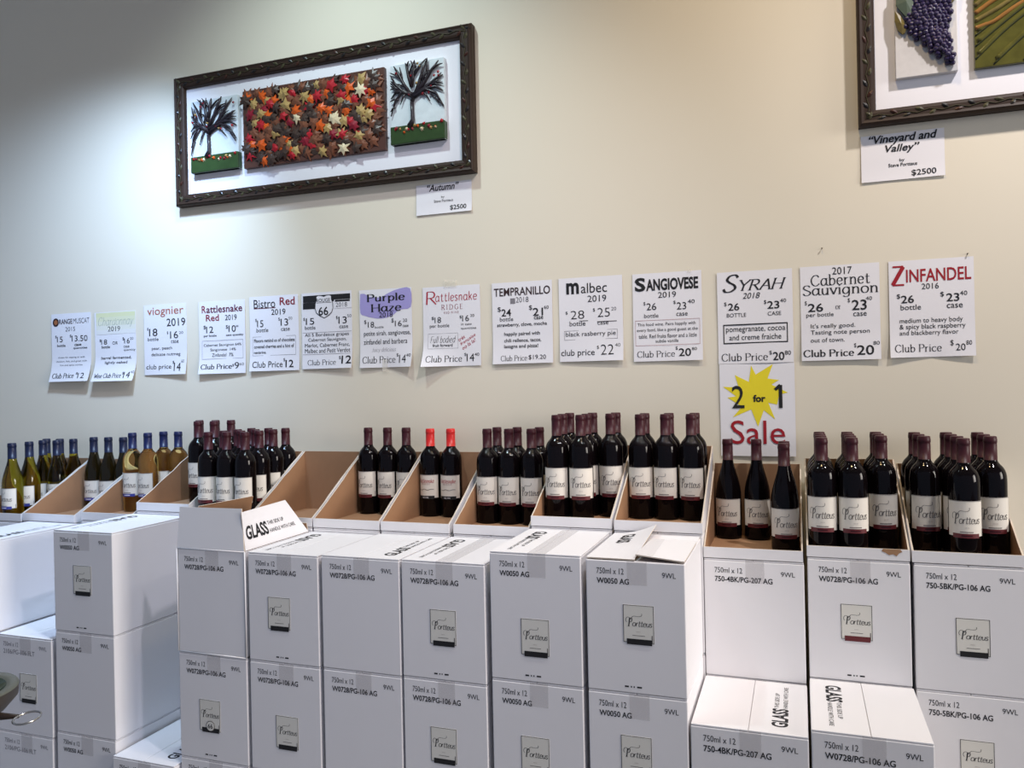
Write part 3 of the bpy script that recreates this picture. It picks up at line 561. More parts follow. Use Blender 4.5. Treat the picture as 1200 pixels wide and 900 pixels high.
def wine_case(label, x0, x1, yf, z0, z1, code=None, stick=None, printed='L', tape=True, group='white wine cases stacked along the wall',
              opened=None, top=True, mark=False, faint=False):
    w = x1 - x0; T = .004
    z1 = z1 - .0012; yf_ = yf; yb = yf + DEP
    root = thing('wine_case', label, 'box', ((x0 + x1) / 2, yf + DEP / 2, z0), group)
    ox, oy, oz = root.location
    X0, X1, Yf, Yb, H = x0 - ox, x1 - ox, yf - oy, yb - oy, z1 - z0
    b = MB()
    if opened == 'empty':
        for q, n in (((( X0, Yf, 0), (X1, Yf, 0), (X1, Yf, H), (X0, Yf, H)), (0, -1, 0)), (((X1, Yb, 0), (X0, Yb, 0), (X0, Yb, H), (X1, Yb, H)), (0, 1, 0)),
                     (((X1, Yf, 0), (X1, Yb, 0), (X1, Yb, H), (X1, Yf, H)), (1, 0, 0)), (((X0, Yb, 0), (X0, Yf, 0), (X0, Yf, H), (X0, Yb, H)), (-1, 0, 0)),
                     (((X0, Yb, 0), (X1, Yb, 0), (X1, Yf, 0), (X0, Yf, 0)), (0, 0, -1))):
            panel_quadbox(b, q, n, T, MT['box'], MT['kraft'])
        for cx, cy in ((X0, Yf), (X1, Yf), (X1, Yb), (X0, Yb)): b.tube([(cx, cy, 0), (cx, cy, H)], .0022, MT['box'], 8)
        b.tube([(X0, Yf, .001), (X1, Yf, .001)], .0018, MT['box'], 8); b.tube([(X0, Yf, H), (X1, Yf, H)], .0016, MT['box'], 8)
    else:
        b.box(X0, X1, Yf, Yb, 0, H - T - .0008, MT['box'], bev=.0025)
    if code:
        fn = lambda a, c: (X0 + a * w / .25, Yf - .0004, H - c)
        up = lambda s: ([(p, -q) for p, q in s[0]], s[1])
        ik = INK['g'] if faint else MT['ink']
        b.flat(fit(up(font_shape('750ml x 12')), .028, .098, .031, .0150), fn, ik)
        wd = .083 if len(code) < 9 else .145
        b.flat(fit(up(font_shape(code, 0.0 if faint else .018)), .028, .028 + wd, .056, .0145 if len(code) < 9 else .0155), fn, ik)
        b.flat(fit(up(font_shape('9WL')), .194, .228, .0345, .0135), fn, ik)
    if mark:
        for a, l in ((.095, .010), (.110, .003), (.117, .003), (.126, .012)):
            b.flat(rect2(a, .014, a + l, .018), lambda p, c: (X0 + p, Yf - .0004, c), MT['ink'])
    b.build('case_body', root)
    if top and not opened:
        xm = (X0 + X1) / 2; g = .0007
        for s, (fa, fb) in (('L', (X0 + .001, xm - g)), ('R', (xm + g, X1 - .001))):
            f = MB(); f.box(fa, fb, Yf + .001, Yb - .001, H - T, H, MT['box'], bev=.0008)
            if s == printed:
                if s == 'R': fn = lambda a, c: (xm + .090 - c, Yf + .040 + a, H + .0004)
                else: fn = lambda a, c: (xm - .090 + c, Yb - .040 - a, H + .0004)
                glass_text(f, fn, .26)
            f.build('top_flap', root)
        if tape:
            t = MB(); tx = X0 + w * .425
            t.box(tx, tx + .05, Yf - .0007, Yf - .0003, H - .063, H, MT['tape'])
            t.box(tx, tx + .05, Yf - .0007, Yb, H + .0002, H + .0005, MT['tape']) if tape == 'over' else None
            t.build('packing_tape', root)
    elif opened and opened != 'empty' or not top:
        pass
    if tape and opened:
        t = MB(); tx = X0 + w * .425
        t.box(tx, tx + .05, Yf - .0007, Yf - .0003, H - .063, H - .003, MT['tape']); t.build('packing_tape', root)
    if stick:
        kind, sx, sz = stick
        sticker(root, sx - ox, sz - z0, Yf, kind)
    if opened == 'lifted':
        xm = (X0 + X1) / 2
        # minor flap at the back, then the printed left flap with its rear corner sprung up, then the short right flap
        f = MB(); panel_quadbox(f, ((X0 + .003, Yb - .12, H - .018), (X1 - .003, Yb - .12, H - .018), (X1 - .003, Yb - .002, H), (X0 + .003, Yb - .002, H)), (0, .1, 1), .003, MT['box'], MT['kraft']); f.build('back_flap', root)
        f = MB(); n = 8; vs = []
        for i in range(n + 1):
            for j in range(n + 1):
                u, v = i / n, j / n
                vs.append((X0 + .001 + u * (xm - X0 - .001), Yf + .002 + v * (DEP - .004), H + .001 + .030 * u * u * v))
        fs = [(i * (n + 1) + j, (i + 1) * (n + 1) + j, (i + 1) * (n + 1) + j + 1, i * (n + 1) + j + 1) for i in range(n) for j in range(n)]
        f.add(vs, fs, MT['box']); k = (n + 1) ** 2
        f.add([(a, c, d - .003) for a, c, d in vs], [tuple(reversed(q)) for q in fs], MT['kraft'])
        rim = [j for j in range(n + 1)] + [i * (n + 1) + n for i in range(1, n + 1)] + [n * (n + 1) + j for j in range(n - 1, -1, -1)] + [i * (n + 1) for i in range(n - 1, 0, -1)]
        rv = [vs[i] for i in rim] + [(vs[i][0], vs[i][1], vs[i][2] - .003) for i in rim]; m = len(rim)
        f.add(rv, [(i, (i + 1) % m, (i + 1) % m + m, i + m) for i in range(m)], MT['kedge'])
        def fn(a, c):
            x, y = xm - .088 + c, Yb - .045 - a; u = (x - X0 - .001) / (xm - X0 - .001); v = (y - Yf - .002) / (DEP - .004)
            return (x, y, H + .0016 + .030 * u * u * v)
        f.flat(fit(font_shape('GLASS', 0.03), 0, .112, 0.0195, .039), fn, MT['ink'])
        f.build('top_flap', root)
        f = MB(); q = ((xm + .002, Yf + .006, H + .013), (X1 - .001, Yf + .001, H + .002), (X1 - .001, Yb - .085, H + .002), (xm + .002, Yb - .10, H + .009))
        panel_quadbox(f, q, (0, 0, 1), .003, MT['box'], MT['kraft'])
        tp = [(Vector(q[0]) * (1 - t) + Vector(q[1]) * t) for t in (.0, .36)]; tq = [(Vector(q[3]) * (1 - t) + Vector(q[2]) * t) for t in (.0, .30)]
        up = Vector((0, 0, .0004)); f.add([tp[0] + up, tp[1] + up, tq[1] + up, tq[0] + up], [(0, 1, 2, 3)], MT['tape'])
        f.build('top_flap', root)
    if opened == 'empty':
        # front flap standing up, its sides tapering a little
        f = MB(); panel_quadbox(f, ((X0 + .001, Yf, H + .002), (X1 - .001, Yf, H + .002), (X1 - .017, Yf + .012, H + .128), (X0 + .004, Yf + .012, H + .126)), (0, -1, .1), .003, MT['box'], MT['kraft']); f.build('front_flap', root)
        # right flap with the GLASS print, leaning in
        f = MB(); A, B_, C_, D_ = Vector((X1 - .001, Yf + .006, H + .002)), Vector((X1 - .001, Yb - .003, H + .002)), Vector((X1 - .040, Yb - .075, H + .118)), Vector((X1 - .013, Yf + .006, H + .118))
        panel_quadbox(f, (A, B_, C_, D_), (1, 0, .2), .003, MT['box'], MT['kraft'])
        def fn(a, c):
            u = (a + .012) / (DEP - .012); v = (c + .030) / .118
            return (A * (1 - u) + B_ * u) * (1 - v) + (D_ * (1 - u) + C_ * u) * v + Vector((.0008, 0, .0002))
        b2 = f
        f.flat(fit(font_shape('GLASS', 0.03), 0, .120, 0.0215, .043), fn, MT['ink'])
        f.flat(fit(font_shape('THIS SIDE UP'), .126, .226, 0.034, .012), fn, MT['ink']); f.flat(fit(font_shape('HANDLE WITH CARE'), .126, .272, 0.009, .012), fn, MT['ink'])
        f.build('side_flap', root)
        # left flap, brown inside showing
        f = MB(); panel_quadbox(f, ((X0 + .001, Yb - .003, H + .002), (X0 + .001, Yf + .006, H + .002), (X0 + .06, Yf + .03, H + .128), (X0 + .035, Yb - .012, H + .118)), (-1, 0, .2), .003, MT['box'], MT['kraft']); f.build('side_flap', root)
        f = MB(); panel_quadbox(f, ((X1 - .004, Yb, H + .002), (X0 + .004, Yb, H + .002), (X0 + .01, Yb + .003, H + .03), (X1 - .01, Yb + .003, H + .03)), (0, 1, .4), .003, MT['box'], MT['kraft']); f.build('back_flap', root)
    return root

YF, YB = -0.707, -0.366
GRP = 'white wine cases stacked along the wall'
L2 = 'W0728/PG-106 AG'
# front row, left to right: (x0, x1, [z levels from floor up], code)
wine_case('bright white wine case at the far left edge, on top of its stack', -2.512, -2.262, YF, .637, .957, None, None, 'R')
wine_case('white wine case with faint 2106 code, behind the metal ring at far left', -2.253, -2.003, YF, .306, .637, '2106/PG-106 FLT', ('black', -2.150, .510), None, faint=True)
wine_case('white wine case bottom left corner, under the case with the faint 2106 code', -2.255, -2.005, YF, 0, .306, '2106/PG-106 FLT', None, None, faint=True)
wine_case('white wine case bottom left under the far left edge of the display', -2.516, -2.266, YF, .318, .637, None, None, None)
wine_case('bottom white wine case at the far left edge', -2.516, -2.266, YF, 0, .318, None, None, None)
wine_case('top white W0050 wine case with sticker, left stack beside the gap', -1.984, -1.730, YF, .671, 1.006, 'W0050 AG', ('black', -1.898, .892), 'L', mark=True)
wine_case('middle white W0050 wine case without sticker, left stack beside the gap', -1.983, -1.730, YF, .335, .671, 'W0050 AG', None, None)
wine_case('lowest white W0050 wine case in the left stack beside the gap', -1.985, -1.732, YF, 0, .335, 'W0050 AG', None, None)
wine_case('low white wine case at the bottom of the gap between two stacks', -1.724, -1.478, YF - .02, 0, .297, L2, None, 'R')

def stack(x0, x1, zs, rows):
    for (z0, z1), (label, kw) in zip(zip(zs[:-1], zs[1:]), rows): wine_case(label, x0, x1, YF, z0, z1, **kw)
S = lambda **k: k
stack(-1.4675, -1.2125, (0, .325, .6497, .9713), (
    ('lowest white wine case under the case with raised flaps', S(code=L2, printed=None)),
    ('white wine case with a round-badge sticker, below the case with raised flaps', S(code=L2, stick=('66', -1.391, .509), printed=None, mark=True)),
    ('open white wine case with its flaps standing up and GLASS on one', S(code=L2, opened='empty'))))
stack(-1.2005, -.9565, (0, .325, .6496, .9728), (
    ('lowest white wine case in the stack right of the raised-flap case', S(code=L2, printed=None)),
    ('second white wine case with sticker, right of the round-badge case', S(code=L2, stick=('black', -1.111, .493), printed=None)),
    ('top white wine case with sticker, just right of the raised flaps', S(code=L2, stick=('black', -1.131, .842), printed='L', mark=True))))
stack(-.944, -.692, (0, .326, .6513, .9772), (
    ('lowest white wine case in the stack without any stickers', S(code=L2, printed=None)),
    ('lower plain white wine case in the stack without any stickers', S(code=L2, printed=None)),
    ('top plain white wine case in the front row, no sticker on its face', S(code=L2, printed='R'))))
stack(-.685, -.436, (0, .327, .6545, .9788), (
    ('lowest white wine case left of the taller W0050 stacks', S(code=L2, printed=None)),
    ('second white wine case with low sticker, left of the taller W0050 stacks', S(code=L2, stick=('black', -.604, .524), printed=None)),
    ('top white W0728 wine case with sticker, left of the taller W0050 stacks', S(code=L2, stick=('black', -.599, .846), printed='L', tape='over', mark=True))))
stack(-.4205, -.170, (0, .3386, .6772, 1.0155), (
    ('lowest white W0050 wine case left of the sprung-flap stack', S(code='W0050 AG', printed=None)),
    ('lower white W0050 wine case with sticker, left of the sprung-flap stack', S(code='W0050 AG', stick=('black', -.341, .533), printed=None)),
    ('top white W0050 wine case with low sticker and flat taped top', S(code='W0050 AG', stick=('black', -.335, .842), printed='L', tape='over', mark=True))))
stack(-.1563, .0932, (0, .3386, .6773, 1.0131), (
    ('lowest white W0050 wine case in the sprung-flap stack', S(code='W0050 AG', printed=None)),
    ('lower white W0050 wine case below the one with sprung top flaps', S(code='W0050 AG', stick=('black', -.074, .570), printed=None)),
    ('top white W0050 wine case with its top flaps sprung open', S(code='W0050 AG', stick=('black', -.062, .899), opened='lifted', mark=True))))
# low front cases under the right-hand trays
for (x0, x1, z, a, lab, cd, pr) in ((.099, .370, .6207, .31, 'white 750-4BK wine case jutting forward low down, GLASS on its right flap', '750-4BK/PG-207 AG', 'R'),
                                (.376, .632, .6412, .3206, 'white W0728 wine case jutting forward low down, GLASS on its left flap', L2, 'L')):
    wine_case(lab, x0, x1, YF, a, z, cd, None, pr)
    wine_case(lab.split(' low down')[0].replace('jutting forward', 'at the very bottom, below the case jutting forward'), x0, x1, YF, 0, a, cd, None, None)
# back row, right-hand three stacks
def bstack(x0, x1, zs, rows):
    for (z0, z1), (label, kw) in zip(zip(zs[:-1], zs[1:]), rows): wine_case(label, x0, x1, YB, z0, z1, **kw)
bstack(.0998, .368, (0, .3103, .6207, .9528), (
    ('lowest white case behind the jutting 750-4BK case', S(code='750-4BK/PG-207 AG', printed=None)),
    ('second white case behind the jutting 750-4BK case', S(code='750-4BK/PG-207 AG', printed=None)),
    ('plain white 750-4BK wine case under the tray of three bottles below the sale sign', S(code='750-4BK/PG-207 AG', printed=None))))
bstack(.377, .6295, (0, .3206, .6412, .9701), (
    ('lowest white case behind the jutting W0728 case', S(code=L2, printed=None)),
    ('second white case behind the jutting W0728 case', S(code=L2, printed=None)),
    ('white W0728 wine case with maroon-strip sticker under the Cabernet tray', S(code=L2, stick=('maroon', .459, .848), printed=None, mark=True))))
bstack(.6385, .890, (0, .3194, .6388, .9688), (
    ('lowest white case at the far right', S(code='750-5BK/PG-106 AG', printed=None, tape=False)),
    ('lower white 750-5BK wine case at the far right edge', S(code='750-5BK/PG-106 AG', stick=('black', .737, .520), printed=None, tape=False)),
    ('upper white 750-5BK wine case at the far right, under the Zinfandel tray', S(code='750-5BK/PG-106 AG', stick=('black', .733, .832), printed=None, tape=False))))
# cases that carry the trays behind the front row (hardly seen)
BX = [(-2.812, -2.562, .951), (-2.551, -2.281, .956), (-2.245, -1.992, .970), (-1.970, -1.726, 1.016), (-1.716, -1.466, .984), (-1.459, -1.205, .985), (-1.199, -.946, .985), (-.939, -.693, .985), (-.678, -.424, .986), (-.417, -.166, 1.022), (-.158, .098, 1.019)]
for x0, x1, zt in BX:
    for k in range(3):
        wine_case('white wine case of the rear row, hidden by the stacks in front', x0, x1, YB, zt * k / 3, zt * (k + 1) / 3, None, None, None, tape=False, group='rear row of cases behind the front stacks')

# ------------------------------------------------------------ display trays: cases cut down to a low lip and slanted sides
def display_tray(label, x0, x1, z, hb, lip=.030, torn=False, group='cut-down cardboard display trays'):
    T = .0042; root = thing('display_tray', label, 'tray', ((x0 + x1) / 2, YB + DEP / 2, z), group)
    ox, oy, oz = root.location; X0, X1, Yf, Yb = x0 - ox, x1 - ox, YB - oy, YB + DEP - oy
    K, Wh, E = MT['kraft'], MT['box'], MT['kedge']
    b = MB(); b.box(X0 + T, X1 - T, Yf + T, Yb - T, 0, T, K); b.build('bottom_panel', root)
    b = MB(); b.box(X0, X1, Yf, Yf + T, 0, lip, Wh, mats=(Wh, E, Wh, K, Wh, Wh)); b.build('front_lip', root)
    if torn:
        pts = [(.190, .0302), (.186, .024), (.196, .020), (.204, .014), (.214, .017), (.222, .012), (.228, .020), (.236, .024), (.231, .0302)]
        b = MB(); b.prism([(X0 + a, Yf - .0008, c) for a, c in pts], (0, .0006, 0), K); b.build('torn_patch', root)
    b = MB(); b.box(X0 + T, X1 - T, Yb - T, Yb, 0, hb, Wh, mats=(Wh, E, K, Wh, K, K)); b.build('back_panel', root)
    for s in (0, 1):
        b = MB(); prof = [(Yf + T, 0), (Yb, 0), (Yb, hb)]
        n = 9
        for k in range(1, n):   # the hand-cut slope wanders a little
            t = k / n; prof.append((Yb - t * (Yb - Yf - T) * .985, hb - t * (hb - lip) + random.uniform(-.0022, .0022)))
        prof.append((Yf + T, lip))
        xo, xi = (X0, X0 + T) if s == 0 else (X1, X1 - T)
        P = [(xo, y, zz) for y, zz in prof]; Q = [(xi, y, zz) for y, zz in prof]; n = len(P)
        b.add(P, [tuple(range(n)) if s == 1 else tuple(reversed(range(n)))], Wh); b.add(Q, [tuple(range(n)) if s == 0 else tuple(reversed(range(n)))], K)
        b.add(P + Q, [(i, (i + 1) % n, (i + 1) % n + n, i + n) for i in range(n)], E if s else E)
        b.build('side_panel', root)
    return root
TR = [  # x0, x1, z, back height, label, words used by its bottles
    (-2.812, -2.562, .952, .222, 'kraft tray of olive-glass white wine at the far left end', 'far left tray'),
    (-2.551, -2.281, .957, .215, 'kraft tray with blue-capped bottles standing at its back, second from the left', 'second tray from left'),
    (-2.245, -1.992, .971, .215, 'kraft tray of golden wine bottles with bright blue caps', 'tray of golden wine'),
    (-1.970, -1.726, 1.017, .215, 'raised kraft tray right of the golden wine, with a wide slanted side', 'raised tray behind the gap'),
    (-1.716, -1.466, .985, .228, 'full kraft tray of red wine behind the raised case flaps', 'full tray behind raised flaps'),
    (-1.459, -1.205, .986, .228, 'empty kraft tray with its bare brown back showing', ''),
    (-1.199, -.946, .986, .230, 'kraft tray with one row of three bottles below the purple sign', 'tray below purple sign'),
    (-.939, -.693, .986, .231, 'kraft tray holding only two red-capped bottles', 'tray of two'),
    (-.678, -.424, .987, .231, 'kraft tray with six bottles below the Tempranillo sign', 'tray below Tempranillo sign'),
    (-.417, -.166, 1.023, .222, 'kraft tray with bottles below the Malbec sign', 'tray below Malbec sign'),
    (-.158, .098, 1.020, .224, 'kraft tray with bottles below the Sangiovese sign', 'tray below Sangiovese sign'),
    (.0998, .366, .954, .235, 'worn kraft tray of slope-shouldered bottles below the sale sign', 'tray below sale sign'),
    (.376, .630, .971, .236, 'well filled kraft tray with nicked white lip below the Cabernet Sauvignon sign', 'tray below Cabernet sign'),
    (.635, .889, .970, .225, 'kraft tray of red wine at the far right below the Zinfandel sign', 'far right tray'),
]
for x0, x1, z, hb, lab, _ in TR: display_tray(lab, x0, x1, z, hb, torn='nicked' in lab)
# ------------------------------------------------------------ bottles
BORD = [(0, .004), (.026, .002), (.0335, 0), (.0368, .003), (.038, .009), (.038, .194), (.0378, .203), (.0371, .212), (.0357, .220), (.0334, .227), (.0302, .233), (.0265, .238), (.0225, .2425), (.0190, .2465), (.0167, .251), (.0158, .257), (.0152, .262), (.0148, .300), (0, .3005)]
BURG = [(0, .004), (.027, .002), (.0345, 0), (.0378, .003), (.039, .010), (.039, .135), (.0384, .148), (.0366, .162), (.0335, .177), (.0292, .193), (.0248, .208), (.0208, .222), (.0178, .235), (.0160, .248), (.0154, .262), (.0150, .294), (0, .2945)]
def capsule(h, zc):
    return [(.0152 + (.0163 - .0152), zc), (.0163, zc), (.0159, h - .020), (.0158, h - .0175), (.0166, h - .0160), (.0166, h - .0075), (.0159, h - .006), (.0158, h - .0015), (.0145, h), (0, h)]
def wrap(R, za=0):
    return lambda a, c: (R * math.sin(a / R), -R * math.cos(a / R), c)
def patch(b, R, a, z0, z1, m, n=20, t=.0004):
    """curved label: outer skin with thickness"""
    vs = []
    for k in range(n + 1):
        ang = -a + 2 * a * k / n
        for rr in (R, R - t):
            for z in (z0, z1): vs.append((rr * math.sin(ang), -rr * math.cos(ang), z))
    fs = []
    for k in range(n):
        i = 4 * k; j = i + 4
        fs += [(i, j, j + 1, i + 1), (i + 1, j + 1, j + 3, i + 3), (i + 2, i, j, j + 2)[::-1]]
    b.add(vs, fs, m, False)
def make_bottle(kind):
    """kind: body profile, glass, capsule, label style"""
    shape, glass, cap, lab, h = kind
    prof = BORD if shape == 'bord' else BURG
    k = h / .317 if shape == 'bord' else h / .311
    prof = [(r, z * k) for r, z in prof]
    R = .038 if shape == 'bord' else .039
    root = bpy.data.objects.new('wine_bottle', None); COL.objects.link(root); root.empty_display_size = .03
    b = MB(); b.lathe(prof, glass, 40); b.build('bottle_glass', root)
    b = MB(); b.lathe(capsule(h, (.252 if shape == 'bord' else .246) * k), cap, 28); b.build('capsule', root)
    z0, z1 = ((.066 * k, .1575 * k) if shape == 'bord' else (.044 * k, .126 * k))
    if lab == 'ridge': z0, z1 = .068, .150
    RL = R + .0009; A = math.radians(73); wd = RL * A
    b = MB(); patch(b, RL, A, z0, z1, MT['label'], 22)
    fn = wrap(RL + .0006); H = z1 - z0; zz = lambda t: z0 + t * H
    seg = lambda x0, y0, x1, y1: ([(x0 + (x1 - x0) * i / 16, y) for i in range(17) for y in (y0, y1)], [(2 * i, 2 * i + 2, 2 * i + 3, 2 * i + 1) for i in range(16)])
    b.flat(seg(-wd, z1 - .0014, wd, z1), fn, MT['labeledge']); b.flat(seg(wd - .0012, z0, wd, z1), fn, MT['labeledge'])
    if lab == 'ridge':
        b.flat(fit(stroke_shape('Rattlesnake', .04, .1, False, .05), -.030, .032, zz(.74), .015), fn, INK['R'])
        b.flat(fit(stroke_shape('R I D G E', .05, .09), -.016, .018, zz(.60), .005), fn, INK['d'])
        b.flat(ribbon(cr([(-.031, zz(.36)), (-.018, zz(.33)), (-.006, zz(.38)), (.008, zz(.34)), (.020, zz(.38)), (.031, zz(.37))]), .0012, .0014), fn, MT['ink'])
    else:
        b.flat(fit(SCRIPT, -.0345, .0355, zz(.58), .044 if shape == 'bord' else .041), fn, MT['labelink'])
        b.flat(fit(font_shape('2018'), -.004, .007, zz(.245), .0035), fn, MT['lightink'])
        b.flat(seg(-.015, zz(.115), .017, zz(.135)), fn, MT['labelink'])
        b.flat(seg(wd - .0040, zz(.02), wd - .0026, zz(.20)), fn, MT['labelink'])
    b.build('label', root)
    b = MB(); sm = MT['ink'] if lab == 'ridge' else (MT['bluestrip'] if cap in (MT['capblue'], MT['capbright']) else MT['strip'])
    patch(b, RL + .0007, A * .66, z0 - .004, z0 + .0075, sm, 16)
    if lab == 'ridge': b.flat(fit(font_shape('RED WINE', .01), -.012, .012, z0 + .0015, .005), wrap(RL + .0013), MT['paper'])
    else: b.flat(seg(-.012, z0 + .0005, .014, z0 + .0032), wrap(RL + .0011), MT['capmaroon'] if sm is MT['strip'] else MT['paper'])
    b.build('label_strip', root)
    return root
_proto = {}
def place(kind, x, y, z, label, group, rot):
    if kind not in _proto:
        o = _proto[kind] = make_bottle(KINDS[kind])
    else:
        src = _proto[kind]; o = src.copy(); COL.objects.link(o)
        for ch in src.children:
            c = ch.copy(); COL.objects.link(c); c.parent = o
    o.location = (x, y, z); o.rotation_euler = (0, 0, rot)
    return tag(o, label, 'bottle', group)
KINDS = {
    'red': ('bord', MT['redglass'], MT['capmaroon'], 'script', .317),
    'tall': ('bord', MT['redglass'], MT['capmaroon'], 'script', .329),
    'redcap': ('bord', MT['redglass'], MT['capred'], 'ridge', .313),
    'gold': ('bord', MT['amber'], MT['capbright'], 'script', .317),
    'olive': ('burg', MT['olive'], MT['capblue'], 'script', .304),
    'brown': ('burg', MT['brownglass'], MT['capblue'], 'script', .307),
    'syrah': ('burg', MT['redglass'], MT['capmaroon'], 'script', .311),
}
RY = (-.3205, -.2385, -.157, -.0755)
BT = {  # tray: kind, [(x, row)]
    0: ('olive', [(-2.662, 0), (-2.668, 1), (-2.689, 2), (-2.766, 3), (-2.609, 2), (-2.687, 3), (-2.608, 3)]),
    1: ('brown', [(-2.492, 3), (-2.410, 3), (-2.3275, 3)]),
    2: ('gold', [(-2.195, 2), (-2.115, 2), (-2.112, 3), (-2.033, 3)]),
    3: ('red', [(-1.862, 2), (-1.784, 2), (-1.926, 3), (-1.846, 3), (-1.767, 3)]),
    4: ('red', [(-1.673, 0), (-1.590, 0), (-1.508, 0), (-1.671, 1), (-1.592, 1), (-1.511, 1), (-1.672, 2), (-1.590, 2), (-1.510, 2), (-1.673, 3), (-1.592, 3), (-1.513, 3)]),
    6: ('red', [(-1.148, 3), (-1.067, 3), (-.988, 3)]),
    7: ('redcap', [(-.893, 3), (-.812, 3)]),
    8: ('red', [(-.635, 2), (-.556, 2), (-.476, 2), (-.638, 3), (-.559, 3), (-.478, 3)]),
    9: ('tall', [(-.367, 1), (-.288, 1), (-.371, 2), (-.2895, 2), (-.207, 2), (-.369, 3), (-.2895, 3), (-.206, 3)]),
    10: ('tall', [(-.115, 2), (-.034, 2), (.046, 2), (-.115, 3), (-.035, 3), (.047, 3)]),
    11: ('syrah', [(.148, 3), (.235, 3), (.319, 1), (.319, 2)]),
    12: ('red', [(.419, 0), (.497, 0), (.419, 1), (.498, 1), (.577, 1), (.419, 2), (.498, 2), (.577, 2), (.419, 3), (.498, 3), (.577, 3)]),
    13: ('red', [(.685, 1), (.766, 0), (.844, 1), (.682, 2), (.765, 1), (.844, 2), (.681, 3), (.763, 2), (.844, 3), (.764, 3)]),
}
LOOK = {'red': 'dark wine bottle with maroon cap', 'tall': 'tall wine bottle with maroon cap', 'redcap': 'dark bottle with bright red cap', 'gold': 'golden bottle with bright blue cap',
        'olive': 'olive-yellow bottle with navy cap', 'brown': 'brown bottle with navy cap', 'syrah': 'slope-shouldered dark bottle with maroon cap'}
ROWN = {1: [''], 2: ['front row', 'back row'], 3: ['front row', 'middle row', 'back row'], 4: ['front row', 'second row', 'third row', 'back row']}
CUSTOM = {0: ['nearest one', 'right behind the nearest', 'third row left', 'back row left', 'third row right', 'back row middle', 'back row right'],
          11: ['left one', 'middle one', 'right one in front', 'hidden behind the right one']}
for t, (kind, lst) in BT.items():
    rows = sorted({r for _, r in lst})
    for i, (x, r) in enumerate(lst):
        if t in CUSTOM: pos = CUSTOM[t][i]
        else:
            mates = sorted(a for a, q in lst if q == r); j = mates.index(x); n = len(mates)
            cn = {1: ['single'], 2: ['left', 'right'], 3: ['left', 'middle', 'right']}[n][j]
            pos = (ROWN[len(rows)][rows.index(r)] + ' ' + cn).strip()
        z = TR[t][2] + .0045
        m_ = .0455 if KINDS[kind][0] == 'burg' else .0440
        x = min(max(x, TR[t][0] + m_), TR[t][1] - m_)
        y = RY[r] + (-.012 if t == 8 and r == 2 else 0)
        place(kind, x, y, z, f'{LOOK[kind]}, {pos}, {TR[t][5]}', 'bottles in the ' + TR[t][5], random.uniform(-.16, .16) if kind != 'red' else random.uniform(-.13, .16))
# ------------------------------------------------------------ price sheets on the wall
SHEET = {  # left, right x at the top; top z, bottom z; bottom lift left/right; label
    'orange': (-2.808, -2.574, 1.817, 1.512, .022, .026, 'paper price sheet headed Orange Muscat, far left end of the row', 0),
    'chard': (-2.552, -2.319, 1.811, 1.508, .030, .030, 'paper price sheet with pale yellow top headed Chardonnay', 0),
    'viog': (-2.2745, -2.047, 1.829, 1.530, .001, .012, 'paper price sheet headed viognier in rust letters', 0),
    'rred': (-1.982, -1.749, 1.827, 1.527, .014, .004, 'paper price sheet with maroon two-line heading, right of the viognier sheet', 0),
    'bistro': (-1.727, -1.493, 1.833, 1.532, .010, .003, 'paper price sheet headed Bistro Red with one underlined word', 0),
    'r66': (-1.478, -1.251, 1.8335, 1.5345, .004, .012, 'paper price sheet with black bars and a road-shield emblem', 0),
    'purple': (-1.217, -.993, 1.830, 1.532, .008, .022, 'paper price sheet with a violet brushstroke heading', 0),
    'ridge': (-.947, -.717, 1.824, 1.529, .022, .003, 'paper price sheet with a red brush-lettered heading', 0),
    'temp': (-.670, -.444, 1.8225, 1.531, .008, .004, 'paper price sheet headed TEMPRANILLO', 0),
    'malbec': (-.4195, -.194, 1.823, 1.532, .002, .010, 'paper price sheet headed malbec', 0),
    'sang': (-.159, .070, 1.821, 1.525, .002, .006, 'paper price sheet headed SANGIOVESE in bold black', 0),
    'syrah': (.1195, .3515, 1.8075, 1.5095, .001, .001, 'paper price sheet headed SYRAH, above the yellow burst sign', 0),
    'sale': (.1215, .3525, 1.5085, 1.210, .002, .004, 'white sale sign with a yellow starburst and red lettering', 0),
    'cab': (.375, .6035, 1.808, 1.5115, .003, .007, 'paper price sheet headed Cabernet Sauvignon', 0),
    'zin': (.629, .858, 1.8075, 1.5137, .009, .007, 'paper price sheet headed ZINFANDEL in red, far right of the row', 0),
    'card_a': (-.965, -.741, 2.206, 2.093, .002, .004, 'small white title card priced $2500 under the autumn leaf picture', 0),
    'card_v': (.559, .788, 2.197, 2.0545, .002, .002, 'white title card priced $2500 under the grape picture', 0),
}
